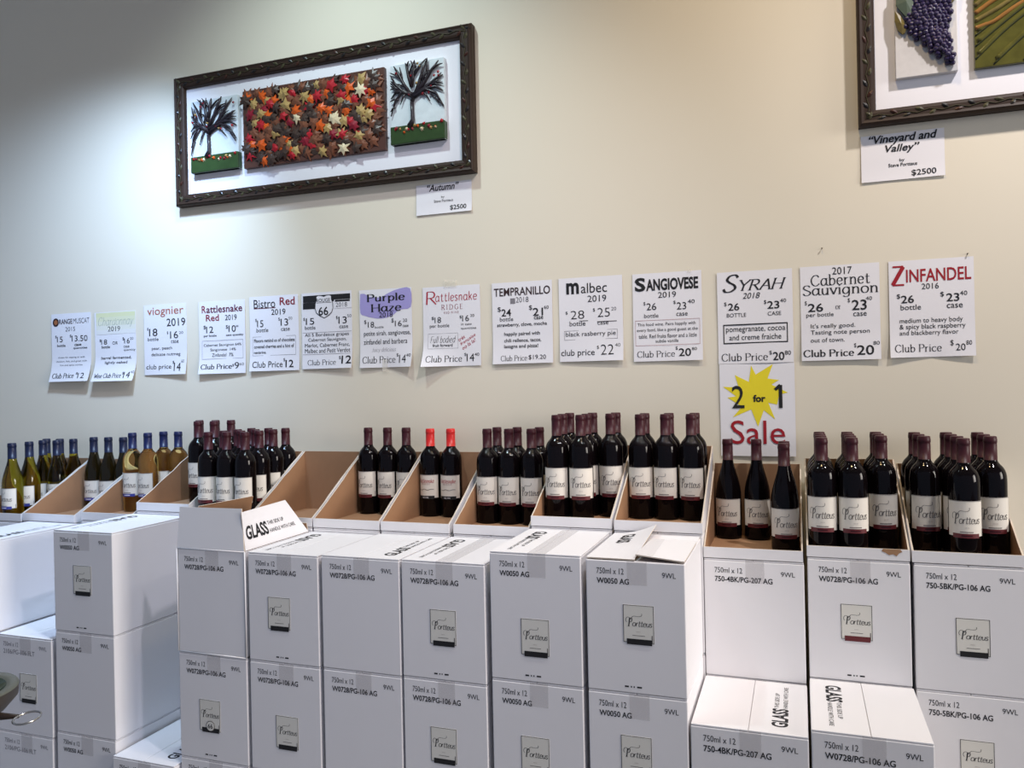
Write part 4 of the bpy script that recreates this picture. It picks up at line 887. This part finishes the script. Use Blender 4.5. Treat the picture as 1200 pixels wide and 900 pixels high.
def price_sheet(key):
    x0, x1, zt, zb, ll, lr, lab, _ = SHEET[key]
    w, h = x1 - x0, zt - zb
    root_loc = ((x0 + x1) / 2, 0, zb)
    def P(u, v, lift=0):   # u 0..1 right, v 0..1 down
        c = max(0, (v - .62) / .38) ** 2 * ((1 - u) * ll + u * lr)
        if key in ('purple', 'ridge', 'zin'): c *= abs(u - (.5 if key != 'ridge' else .72)) * 2
        wave = .0008 * math.sin(u * 5 + v * 4 + x0 * 9)
        return ((u - .5) * w, -.0026 - wave - c - lift, h * (1 - v))
    b = MB(); n, m = 10, 20
    vs = [P(i / n, j / m) for j in range(m + 1) for i in range(n + 1)]
    fs = [(j * (n + 1) + i, (j + 1) * (n + 1) + i, (j + 1) * (n + 1) + i + 1, j * (n + 1) + i + 1) for j in range(m) for i in range(n)]
    b.add(vs, fs, MT['paper'], True)
    b.add([(a, c + .0004, d) for a, c, d in vs], [tuple(reversed(q)) for q in fs], MT['paper'], True)
    fn = lambda lift: (lambda u, y: P(u, 1 - y, lift))
    T, G = SIGNS[key]
    def grid(x0, y0, x1, y1, k=8):
        vv = [(x0 + (x1 - x0) * i / k, y0 + (y1 - y0) * j / k) for j in range(k + 1) for i in range(k + 1)]
        return vv, [(j * (k + 1) + i, j * (k + 1) + i + 1, (j + 1) * (k + 1) + i + 1, (j + 1) * (k + 1) + i) for j in range(k) for i in range(k)]
    for g in G:
        k, c = g[0], g[1]
        if k == 'frame': b.flat(frame2(g[2], 1 - g[5], g[4], 1 - g[3], g[6]), fn(.0007), INK[c])
        elif k in ('bar', 'bar1', 'bar2'): b.flat(grid(g[2], 1 - g[5], g[4], 1 - g[3]), fn({'bar': .0007, 'bar1': .0010, 'bar2': .0013}[k]), INK[c])
        elif k == 'grad':
            for q in range(5):
                y0, y1 = g[3] + (g[5] - g[3]) * q / 5, g[3] + (g[5] - g[3]) * (q + 1) / 5
                b.flat(grid(g[2], 1 - y1, g[4], 1 - y0, 3), fn(.0006), INK['y%d' % q])
        elif k == 'poly':
            pts = g[2]; cx = sum(p[0] for p in pts) / len(pts); cy = sum(p[1] for p in pts) / len(pts)
            pp = cr([(x, 1 - y) for x, y in pts] + [(pts[0][0], 1 - pts[0][1])], 3)
            b.flat((pp, [tuple(range(len(pp) - 1))]), fn(.0006), INK[c])
            for q in range(4):
                yy = .30 - q * .055 - .05
                b.flat(ribbon(cr([(.05 + .05 * q, .86 - q * .06), (.4, .80 - q * .05), (.7, .90 - q * .06), (.93, .91 - q * .055)]), .003, .004), fn(.0008), INK['v'] if False else INK['p2'])
        elif k == 'star':
            pts = g[2]; cx = sum(p[0] for p in pts) / len(pts); cy = sum(p[1] for p in pts) / len(pts); n_ = len(pts)
            b.flat(([(cx, 1 - cy)] + [(x, 1 - y) for x, y in pts], [(0, i + 1, (i + 1) % n_ + 1) for i in range(n_)]), fn(.0006), INK[c])
        elif k == 'disc':
            r = g[4]; asp = h / w
            pp = [(g[2] + r * asp * math.cos(t * PI / 12), 1 - g[3] + r * math.sin(t * PI / 12)) for t in range(24)]
            b.flat((pp, [tuple(range(24))]), fn(.0008), INK[c])
            b.flat(ribbon([(g[2] + r * asp * math.cos(t * PI / 12), 1 - g[3] + r * math.sin(t * PI / 12)) for t in range(25)], .022, .03), fn(.0011), INK['n'])
        elif k == 'shield':
            cx, cy, rx, ry = g[2], 1 - g[3], g[4] * h / w, g[5]
            half = [(0, .86), (.3, .95), (.62, .98), (.85, .88), (.84, .62), (.98, .25), (1.0, -.2), (.85, -.55), (.5, -.8), (0, -1.02)]
            o = [(cx + rx * a, cy + ry * q) for a, q in half] + [(cx - rx * a, cy + ry * q) for a, q in reversed(half[1:-1])]
            b.flat((o, [tuple(range(len(o)))]), fn(.0010), MT['paper']); b.flat(ribbon(o + [o[0]], .008, .012), fn(.0013), INK['k'])
            b.flat(rect2(cx - rx * .84, cy + ry * .30, cx + rx * .84, cy + ry * .335), fn(.0013), INK['k'])
    for e in T:
        s, u0, u1, v, ht, st, c = e[:7]
        lay = .0016 if len(e) > 7 and e[7] else .0008
        b.flat(fit(styled(s, st), u0, u1, 1 - v, ht, e[8] if len(e) > 8 else 0), fn(lay), INK[c])
    o = b.build('title_card' if key.startswith('card') else ('sale_sign' if key == 'sale' else 'price_sign'), loc=root_loc)
    tag(o, lab, 'sign', 'paper price signs on the wall' if not key.startswith('card') else 'picture title cards')
    # tape patches that hold a few of the sheets
    for (k, u0, v0, u1, v1) in (('ridge', .38, -.07, .60, .02), ('purple', .43, .90, .53, 1.05), ('sang', .80, -.02, .86, .02)):
        if k == key:
            t = MB(); t.flat(grid(u0, 1 - v1, u1, 1 - v0, 4), lambda a, c: P(a, min(1 - c, 1), .0020)[:1] + (P(a, min(1 - c, 1), .0020)[1],) + (h * c,), MT['cleartape']); t.build('clear_tape', o)
INK['p2'] = inkmat('pale_violet_print', (0.40, 0.35, 0.70))
MT['cleartape'] = mat('clear_tape', (0.80, 0.76, 0.66), 0.25, alpha=0.35)
for k in SHEET: price_sheet(k)

# ------------------------------------------------------------ relief pictures
def frame_part(root, x0, x1, z0, z1, wx, wz):
    """four mitred bars with a stepped profile; x,z relative to root"""
    b = MB(); prof = [(0, 0), (0, .030), (.06, .036), (.14, .040), (.30, .037), (.72, .036), (.86, .034), (.95, .030), (1, .020), (1, 0)]
    ring = []
    for t, d in prof:
        ring.append([(x0 + wx * t, -d, z0 + wz * t), (x1 - wx * t, -d, z0 + wz * t), (x1 - wx * t, -d, z1 - wz * t), (x0 + wx * t, -d, z1 - wz * t)])
    for a, c in zip(ring[:-1], ring[1:]):
        b.add(a + c, [(i, (i + 1) % 4, (i + 1) % 4 + 4, i + 4) for i in range(4)], MT['frame'])
    b.build('frame', root)
    o = MB(); rnd = random.Random(int(abs(x0 * 1000)) + 3); D = -.0385
    def leaf(px, pz, ang, L, m, wv=.36):
        pts = [(0, 0), (.25, .5), (.55, .6), (.8, .35), (1, 0), (.8, -.35), (.55, -.6), (.25, -.5)]
        vs = []
        for a, c in pts:
            xx, zz = a * L - L / 2, c * L * wv
            vs.append((px + xx * math.cos(ang) - zz * math.sin(ang), D + .001, pz + xx * math.sin(ang) + zz * math.cos(ang)))
        vs2 = [(px, D - .0022, pz)]
        o.add(vs + vs2, [(i, (i + 1) % 8, 8) for i in range(8)], m)
    mats = [MT['leafgreen'], MT['leafdark'], MT['leafred'], MT['leafdark'], MT['leafgreen']]
    for side in range(4):
        horiz = side < 2; L0, L1 = (x0, x1) if horiz else (z0, z1); c = (z1 - wz * .52 if side == 0 else z0 + wz * .52) if horiz else (x0 + wx * .52 if side == 2 else x1 - wx * .52)
        n = int((L1 - L0) / .035); vine = []
        for i in range(n + 1):
            p = L0 + .02 + (L1 - L0 - .04) * i / n; off = .007 * (1 if i % 2 else -1)
            vine.append((p, D + .0005, c + off * .6) if horiz else (c + off * .6, D + .0005, p))
            q = (p + .008, c - off) if horiz else (c - off, p + .008)
            leaf(q[0], q[1], rnd.uniform(-.4, .4) + (.6 if i % 2 else -.6) + (0 if horiz else PI / 2), .026, mats[i % 5] if x0 < -.3 else (MT['leafgreen'] if i % 3 else MT['leafdark']))
        o.tube(vine, .0011, MT['leafgreen'], 5)
    o.build('vine_ornament', root)
    m = MB(); m.box(x0 + wx * .9, x1 - wx * .9, -.016, -.006, z0 + wz * .9, z1 - wz * .9, MT['matboard']); m.build('mat_board', root)

def maple(b, px, pz, y, R, ang, m, rnd, tilt):
    """a raised maple-like star leaf"""
    lobes = rnd.choice((5, 6, 7, 7)); vs = []; n = lobes * 2
    for k in range(n):
        a = ang + 2 * PI * k / n
        r = R * (rnd.uniform(.74, 1.12) if k % 2 == 0 else rnd.uniform(.40, .52))
        vs.append((px + r * math.cos(a), y + tilt * math.cos(a - ang) * R * .35 + (.0035 if k % 2 == 0 else -.001), pz + r * math.sin(a)))
    top = (px, y - .0055, pz); bot = [(x, yy + .003, z) for x, yy, z in vs]
    b.add(vs + [top], [(i, (i + 1) % n, n) for i in range(n)], m)
    b.add(vs + bot, [(i, i + n, (i + 1) % n + n, (i + 1) % n) for i in range(n)], m)

def tree_tile(root, x0, x1, z0, z1, seed, side):
    rnd = random.Random(seed); w, h = x1 - x0, z1 - z0; Y = -.036
    t = MB(); t.box(x0, x1, Y, -.016, z0, z1, MT['tilesky'], bev=.001); tile = t.build('clay_tile', root)
    g = MB(); zg = z0 + h * .225
    g.box(x0 - .001, x1 + .001, Y - .008, -.016, z0, zg, MT['tilegreen'], bev=.003)
    g.build('grass_band', tile)
    tr = MB(); xb = x0 + w * (.42 if side else .40); base = Vector((xb, Y - .006, zg + .004)); fork = Vector((xb - .002, Y - .006, z0 + h * .50))
    tr.tube([base + Vector((-.012, 0, -.010)), base + Vector((0, -.001, .012)), (base + fork) / 2, fork], [.012, .008, .0068, .0075], MT['bark'], 8)
    top = z1 + .004
    # main limbs arch from the fork to the edges; twigs split off along each
    ends = [(-.42, .36), (-.42, .58), (-.42, .80), (-.34, .98), (-.12, 1.0), (.06, 1.0), (.28, 1.0), (.50, .96), (.57, .78), (.58, .58), (.58, .40)]
    for ex, ez in ends:
        e = Vector((xb + ex * w, Y - .004 - rnd.uniform(0, .004), z0 + h * ez)); e.x = min(max(e.x, x0 + .003), x1 - .002)
        st = fork + Vector((0, 0, rnd.uniform(0, .03) + (.05 if abs(ex) < .15 else 0)))
        mid = st.lerp(e, .45) + Vector((0, 0, .046 if ez < .5 else .022 if ez < .7 else -.006)); mid2 = st.lerp(e, .76) + Vector((0, 0, .040 if ez < .5 else .022 if ez < .7 else .002))
        P = [st, mid, mid2, e]; tr.tube(P, [.0078, .0064, .0050, .0020], MT['bark'], 6)
        for q in range(3):
            s = P[0].lerp(P[1], rnd.uniform(.4, 1)) if q % 2 else P[1].lerp(P[3], rnd.uniform(0, .7))
            d = (e - st).normalized(); an = rnd.choice((-1, 1)) * rnd.uniform(.35, .8)
            d2 = Vector((d.x * math.cos(an) - d.z * math.sin(an), 0, d.x * math.sin(an) + d.z * math.cos(an))); L = rnd.uniform(.04, .075)
            k = s + d2 * L + Vector((0, -.002, 0)); k.x = min(max(k.x, x0 + .002), x1 - .001); k.z = min(k.z, top)
            tr.tube([s, s.lerp(k, .55) + Vector((0, 0, .004)), k], [.0042, .0036, .0016], MT['bark'], 5)
    tr.build('tree_relief', tile)
    lf = MB(); cols = ['lf_red', 'lf_maroon', 'lf_tan', 'lf_orange', 'lf_cream']
    for k in range(16): maple(lf, x0 + .010 + (w - .02) * (k + rnd.random()) / 16, zg - rnd.uniform(.002, .026), Y - .011, rnd.uniform(.006, .010), rnd.random() * 6, MT[cols[k % 5]], rnd, 0)
    for k in range(12): maple(lf, x0 + w * rnd.uniform(.05, .95), z0 + h * rnd.uniform(.55, .97), Y - .011, rnd.uniform(.005, .008), rnd.random() * 6, MT[('lf_red', 'lf_maroon', 'lf_tan', 'lf_maroon')[k % 4]], rnd, 0)
    lf.build('fallen_leaves', tile)

# the autumn picture
pic = thing('relief_picture', 'long dark-framed relief picture of autumn leaves between two bare trees', 'picture', (-1.388, 0, 2.226))
ox, oz = -1.388, 2.226
frame_part(pic, -2.060 - ox, -.717 - ox, 0, 2.7605 - oz, .0505, .0485)
tree_tile(pic, -1.970 - ox, -1.737 - ox, 2.352 - oz, 2.648 - oz, 11, 0)
tree_tile(pic, -1.045 - ox, -.826 - ox, 2.356 - oz, 2.653 - oz, 23, 1)
t = MB(); t.box(-1.714 - ox, -1.072 - ox, -.034, -.016, 2.346 - oz, 2.656 - oz, MT['tilebrown'], bev=.0015); tl = t.build('clay_tile', pic)
lv = MB(); rnd = random.Random(5); cells = []
cols = ['lf_brown'] * 7 + ['lf_dark'] * 5 + ['lf_red'] * 4 + ['lf_orange'] * 4 + ['lf_tan'] * 4 + ['lf_maroon'] * 2 + ['lf_cream']
for layer in range(3):
    nx, nz = (15, 7) if layer < 2 else (13, 6)
    for i in range(nx):
        for j in range(nz):
            if layer == 2 and rnd.random() < .30: continue
            px = -1.714 - ox + .020 + (.642 - .04) * (i + rnd.random()) / nx; pz = 2.346 - oz + .016 + (.31 - .032) * (j + rnd.random()) / nz
            c = rnd.choice(cols[:10] if layer == 0 else cols)
            maple(lv, px, pz, -.0355 - layer * .0042 - rnd.random() * .003, rnd.uniform(.026, .034) * (1.0 if layer else 1.1), rnd.random() * 6.3, MT[c], rnd, rnd.uniform(-.3, .3))
lv.build('leaf_relief', tl)

# the vineyard picture, running out of the frame at the top right
ox, oz = 1.226, 2.221
vp = thing('relief_picture', 'dark-framed relief picture of purple grapes at the top right corner', 'picture', (ox, 0, oz))
frame_part(vp, .553 - ox, 1.900 - ox, 0, .540, .049, .047)
t = MB(); t.box(.657 - ox, .8225 - ox, -.036, -.016, 2.350 - oz, 2.672 - oz, MT['stone'], bev=.0015); tl = t.build('clay_tile', vp)
gr = MB(); rnd = random.Random(9)
def edge(pz):   # left and right outline of the bunch by height (measured down from 2.60)
    K = [(2.372, .797, .806), (2.39, .779, .813), (2.415, .752, .803), (2.44, .733, .803), (2.455, .718, .800), (2.475, .700, .792), (2.50, .686, .800), (2.53, .689, .803), (2.56, .700, .807), (2.60, .705, .812), (2.66, .73, .80)]
    for (a, l0, r0), (c, l1, r1) in zip(K[:-1], K[1:]):
        if a <= pz <= c: t = (pz - a) / (c - a); return l0 + (l1 - l0) * t, r0 + (r1 - r0) * t
    return .80, .801
z = 2.374; row = 0
while z < 2.655:
    l, r = edge(z); n = max(1, int((r - l) / .0125)); 
    for k in range(n + 1):
        x = l + (r - l) * (k + (.5 if row % 2 else 0)) / max(n, 1)
        if x > r + .004: continue
        bulge = .012 * math.sin(PI * min(max((x - l) / max(r - l, .01), 0), 1))
        R = rnd.uniform(.0078, .0092)
        bm = bmesh.new(); bmesh.ops.create_uvsphere(bm, u_segments=14, v_segments=9, radius=R)
        o = Vector((x - ox + rnd.uniform(-.002, .002), -.040 - bulge - rnd.random() * .004, z - oz + rnd.uniform(-.002, .002)))
        for v in bm.verts: v.co += o
        gr.bm(bm, MT['grape'], True)
    z += .0105; row += 1
gr.build('grape_bunch', tl)
def flatleaf(b, pts, y, m, puff=.006):
    cx = sum(p[0] for p in pts) / len(pts); cz = sum(p[1] for p in pts) / len(pts); n = len(pts)
    P = [(p[0] - ox, y, p[1] - oz) for p in pts]; Q = [(a, y + .006, c) for a, _, c in P]
    b.add(P + [(cx - ox, y - puff, cz - oz)], [(i, (i + 1) % n, n) for i in range(n)], m)
    b.add(P + Q, [(i, i + n, (i + 1) % n + n, (i + 1) % n) for i in range(n)], m)
lf = MB(); flatleaf(lf, [(.660, 2.565), (.672, 2.545), (.690, 2.520), (.704, 2.530), (.706, 2.558), (.712, 2.60), (.69, 2.625), (.662, 2.61)], -.050, MT['grapeleaf'])
lf.build('vine_leaf', tl); lf = MB(); flatleaf(lf, [(.657, 2.552), (.672, 2.538), (.684, 2.505), (.690, 2.500), (.683, 2.480), (.676, 2.478), (.664, 2.492), (.656, 2.52)], -.044, MT['goldleaf'])
lf.build('vine_leaf', tl); lf = MB(); flatleaf(lf, [(.806, 2.545), (.822, 2.565), (.826, 2.60), (.80, 2.61), (.798, 2.575)], -.044, MT['goldleaf'])
lf.build('vine_leaf', tl)
t = MB(); t.box(.866 - ox, 1.560 - ox, -.034, -.016, 2.349 - oz, 2.672 - oz, MT['valley'], bev=.002); tl = t.build('clay_tile', vp)
fu = MB()
x0, z0 = .868 - ox, 2.351 - oz
# rolling ridges of the vineyard: raised glossy bands with dark furrows between, running up to the right
def clipx(p): return max(p, x0)
fur = [((0, .025), (.09, .108), (.22, .20)), ((0, .062), (.10, .140), (.24, .235)), ((0, .093), (.10, .165), (.24, .262)), ((.046, .004), (.15, .095), (.30, .19)), ((.12, .004), (.22, .085), (.36, .165)), ((.21, .004), (.30, .075), (.44, .145)), ((.30, .004), (.40, .07), (.52, .13))]
for A in fur:
    P = [(x0 + p[0], -.0345, z0 + p[1]) for p in A]; P2 = cr([(p[0], p[2]) for p in P], 8)
    fu.tube([(a, -.0335, c) for a, c in P2], .0030, MT['valleyline'], 6)
    Q = [(a + .012, -.0325, c - .012) for a, c in P2]; fu.tube([(clipx(a - .004), -.0285, c + .026) for a, y, c in Q], .0095, MT['valley'], 10)
for k in range(6):
    P2 = cr([(x0 + .001, z0 + .115 + k * .022), (x0 + .05, z0 + .130 + k * .030), (x0 + .11, z0 + .165 + k * .026), (x0 + .20, z0 + .21 + k * .018)], 6)
    P2 = [(a, min(c, z0 + .316)) for a, c in P2]
    fu.tube([(a, -.0315, c) for a, c in P2], .0075, MT['ochre'] if k % 2 == 0 else MT['goldleaf'], 8)
fu.build('vineyard_rows', tl)

# small nails left in the wall
for (x, z) in ((.441, 1.862), (.842, 1.815)):
    b = MB(); b.tube([(0, 0, 0), (0, -.006, .001)], .0014, MT['nail'], 8); b.lathe([(0, 0), (.003, 0), (.003, .001), (0, .001)], MT['nail'], 10, (0, -.007, .001))
    o = b.build('wall_nail', loc=(x, 0, z)); tag(o, 'small bare nail in the wall above the Cabernet Sauvignon sheet' if x < .6 else 'small bare nail in the wall above the Zinfandel sheet', 'nail')

# ------------------------------------------------------------ stoneware dish with a ring handle at the bottom left, on its stand
BXc, BYc, BZ = -1.766, -1.20, .580
st = thing('pedestal_stand', 'dark turned wooden stand carrying the stoneware dish', 'stand', (BXc, BYc, 0))
b = MB(); b.lathe([(0, 0), (.15, 0), (.15, .025), (.10, .045), (.035, .07), (.028, .30), (.035, .53), (.06, .55), (.075, .565), (.075, .580), (0, .580)], MT['wood'], 36); b.build('turned_post', st)
di = thing('stoneware_dish', 'taupe stoneware dish with green glazed inside and steel ring, bottom left', 'dish', (BXc, BYc, BZ))
b = MB(); b.lathe([(0, 0), (.085, 0), (.090, .008), (.120, .030), (.148, .062), (.150, .088)], MT['bowl'], 48)
b.lathe([(.150, .088), (.148, .0915), (.124, .0905), (.120, .088)], MT['bowlrim'], 48)
b.build('dish_body', di)
b = MB(); b.lathe([(.1205, .088), (.105, .076), (.06, .066), (0, .063)], MT['bowlgreen'], 48); b.lathe([(0, .0632), (.03, .064), (.022, .082), (.008, .096), (0, .098)], MT['bowlgreen'], 24); b.build('glazed_well', di)
b = MB(); ra = .031; ang = .35
ctr = Vector((.267, 0.0, .055))
b.tube([ctr + Vector((-ra * math.cos(t * PI / 16) , ra * math.sin(t * PI / 16), .004 * math.sin(t * PI / 16))) for t in range(33)], .0028, MT['steel'], 8, cap=False); b.build('ring_handle', di)
b = MB(); b.tube([(.086, 0, .022), (.170, 0, .047), (.236, 0, .055)], [.014, .010, .005], MT['wood'], 10); b.build('handle_lug', di)
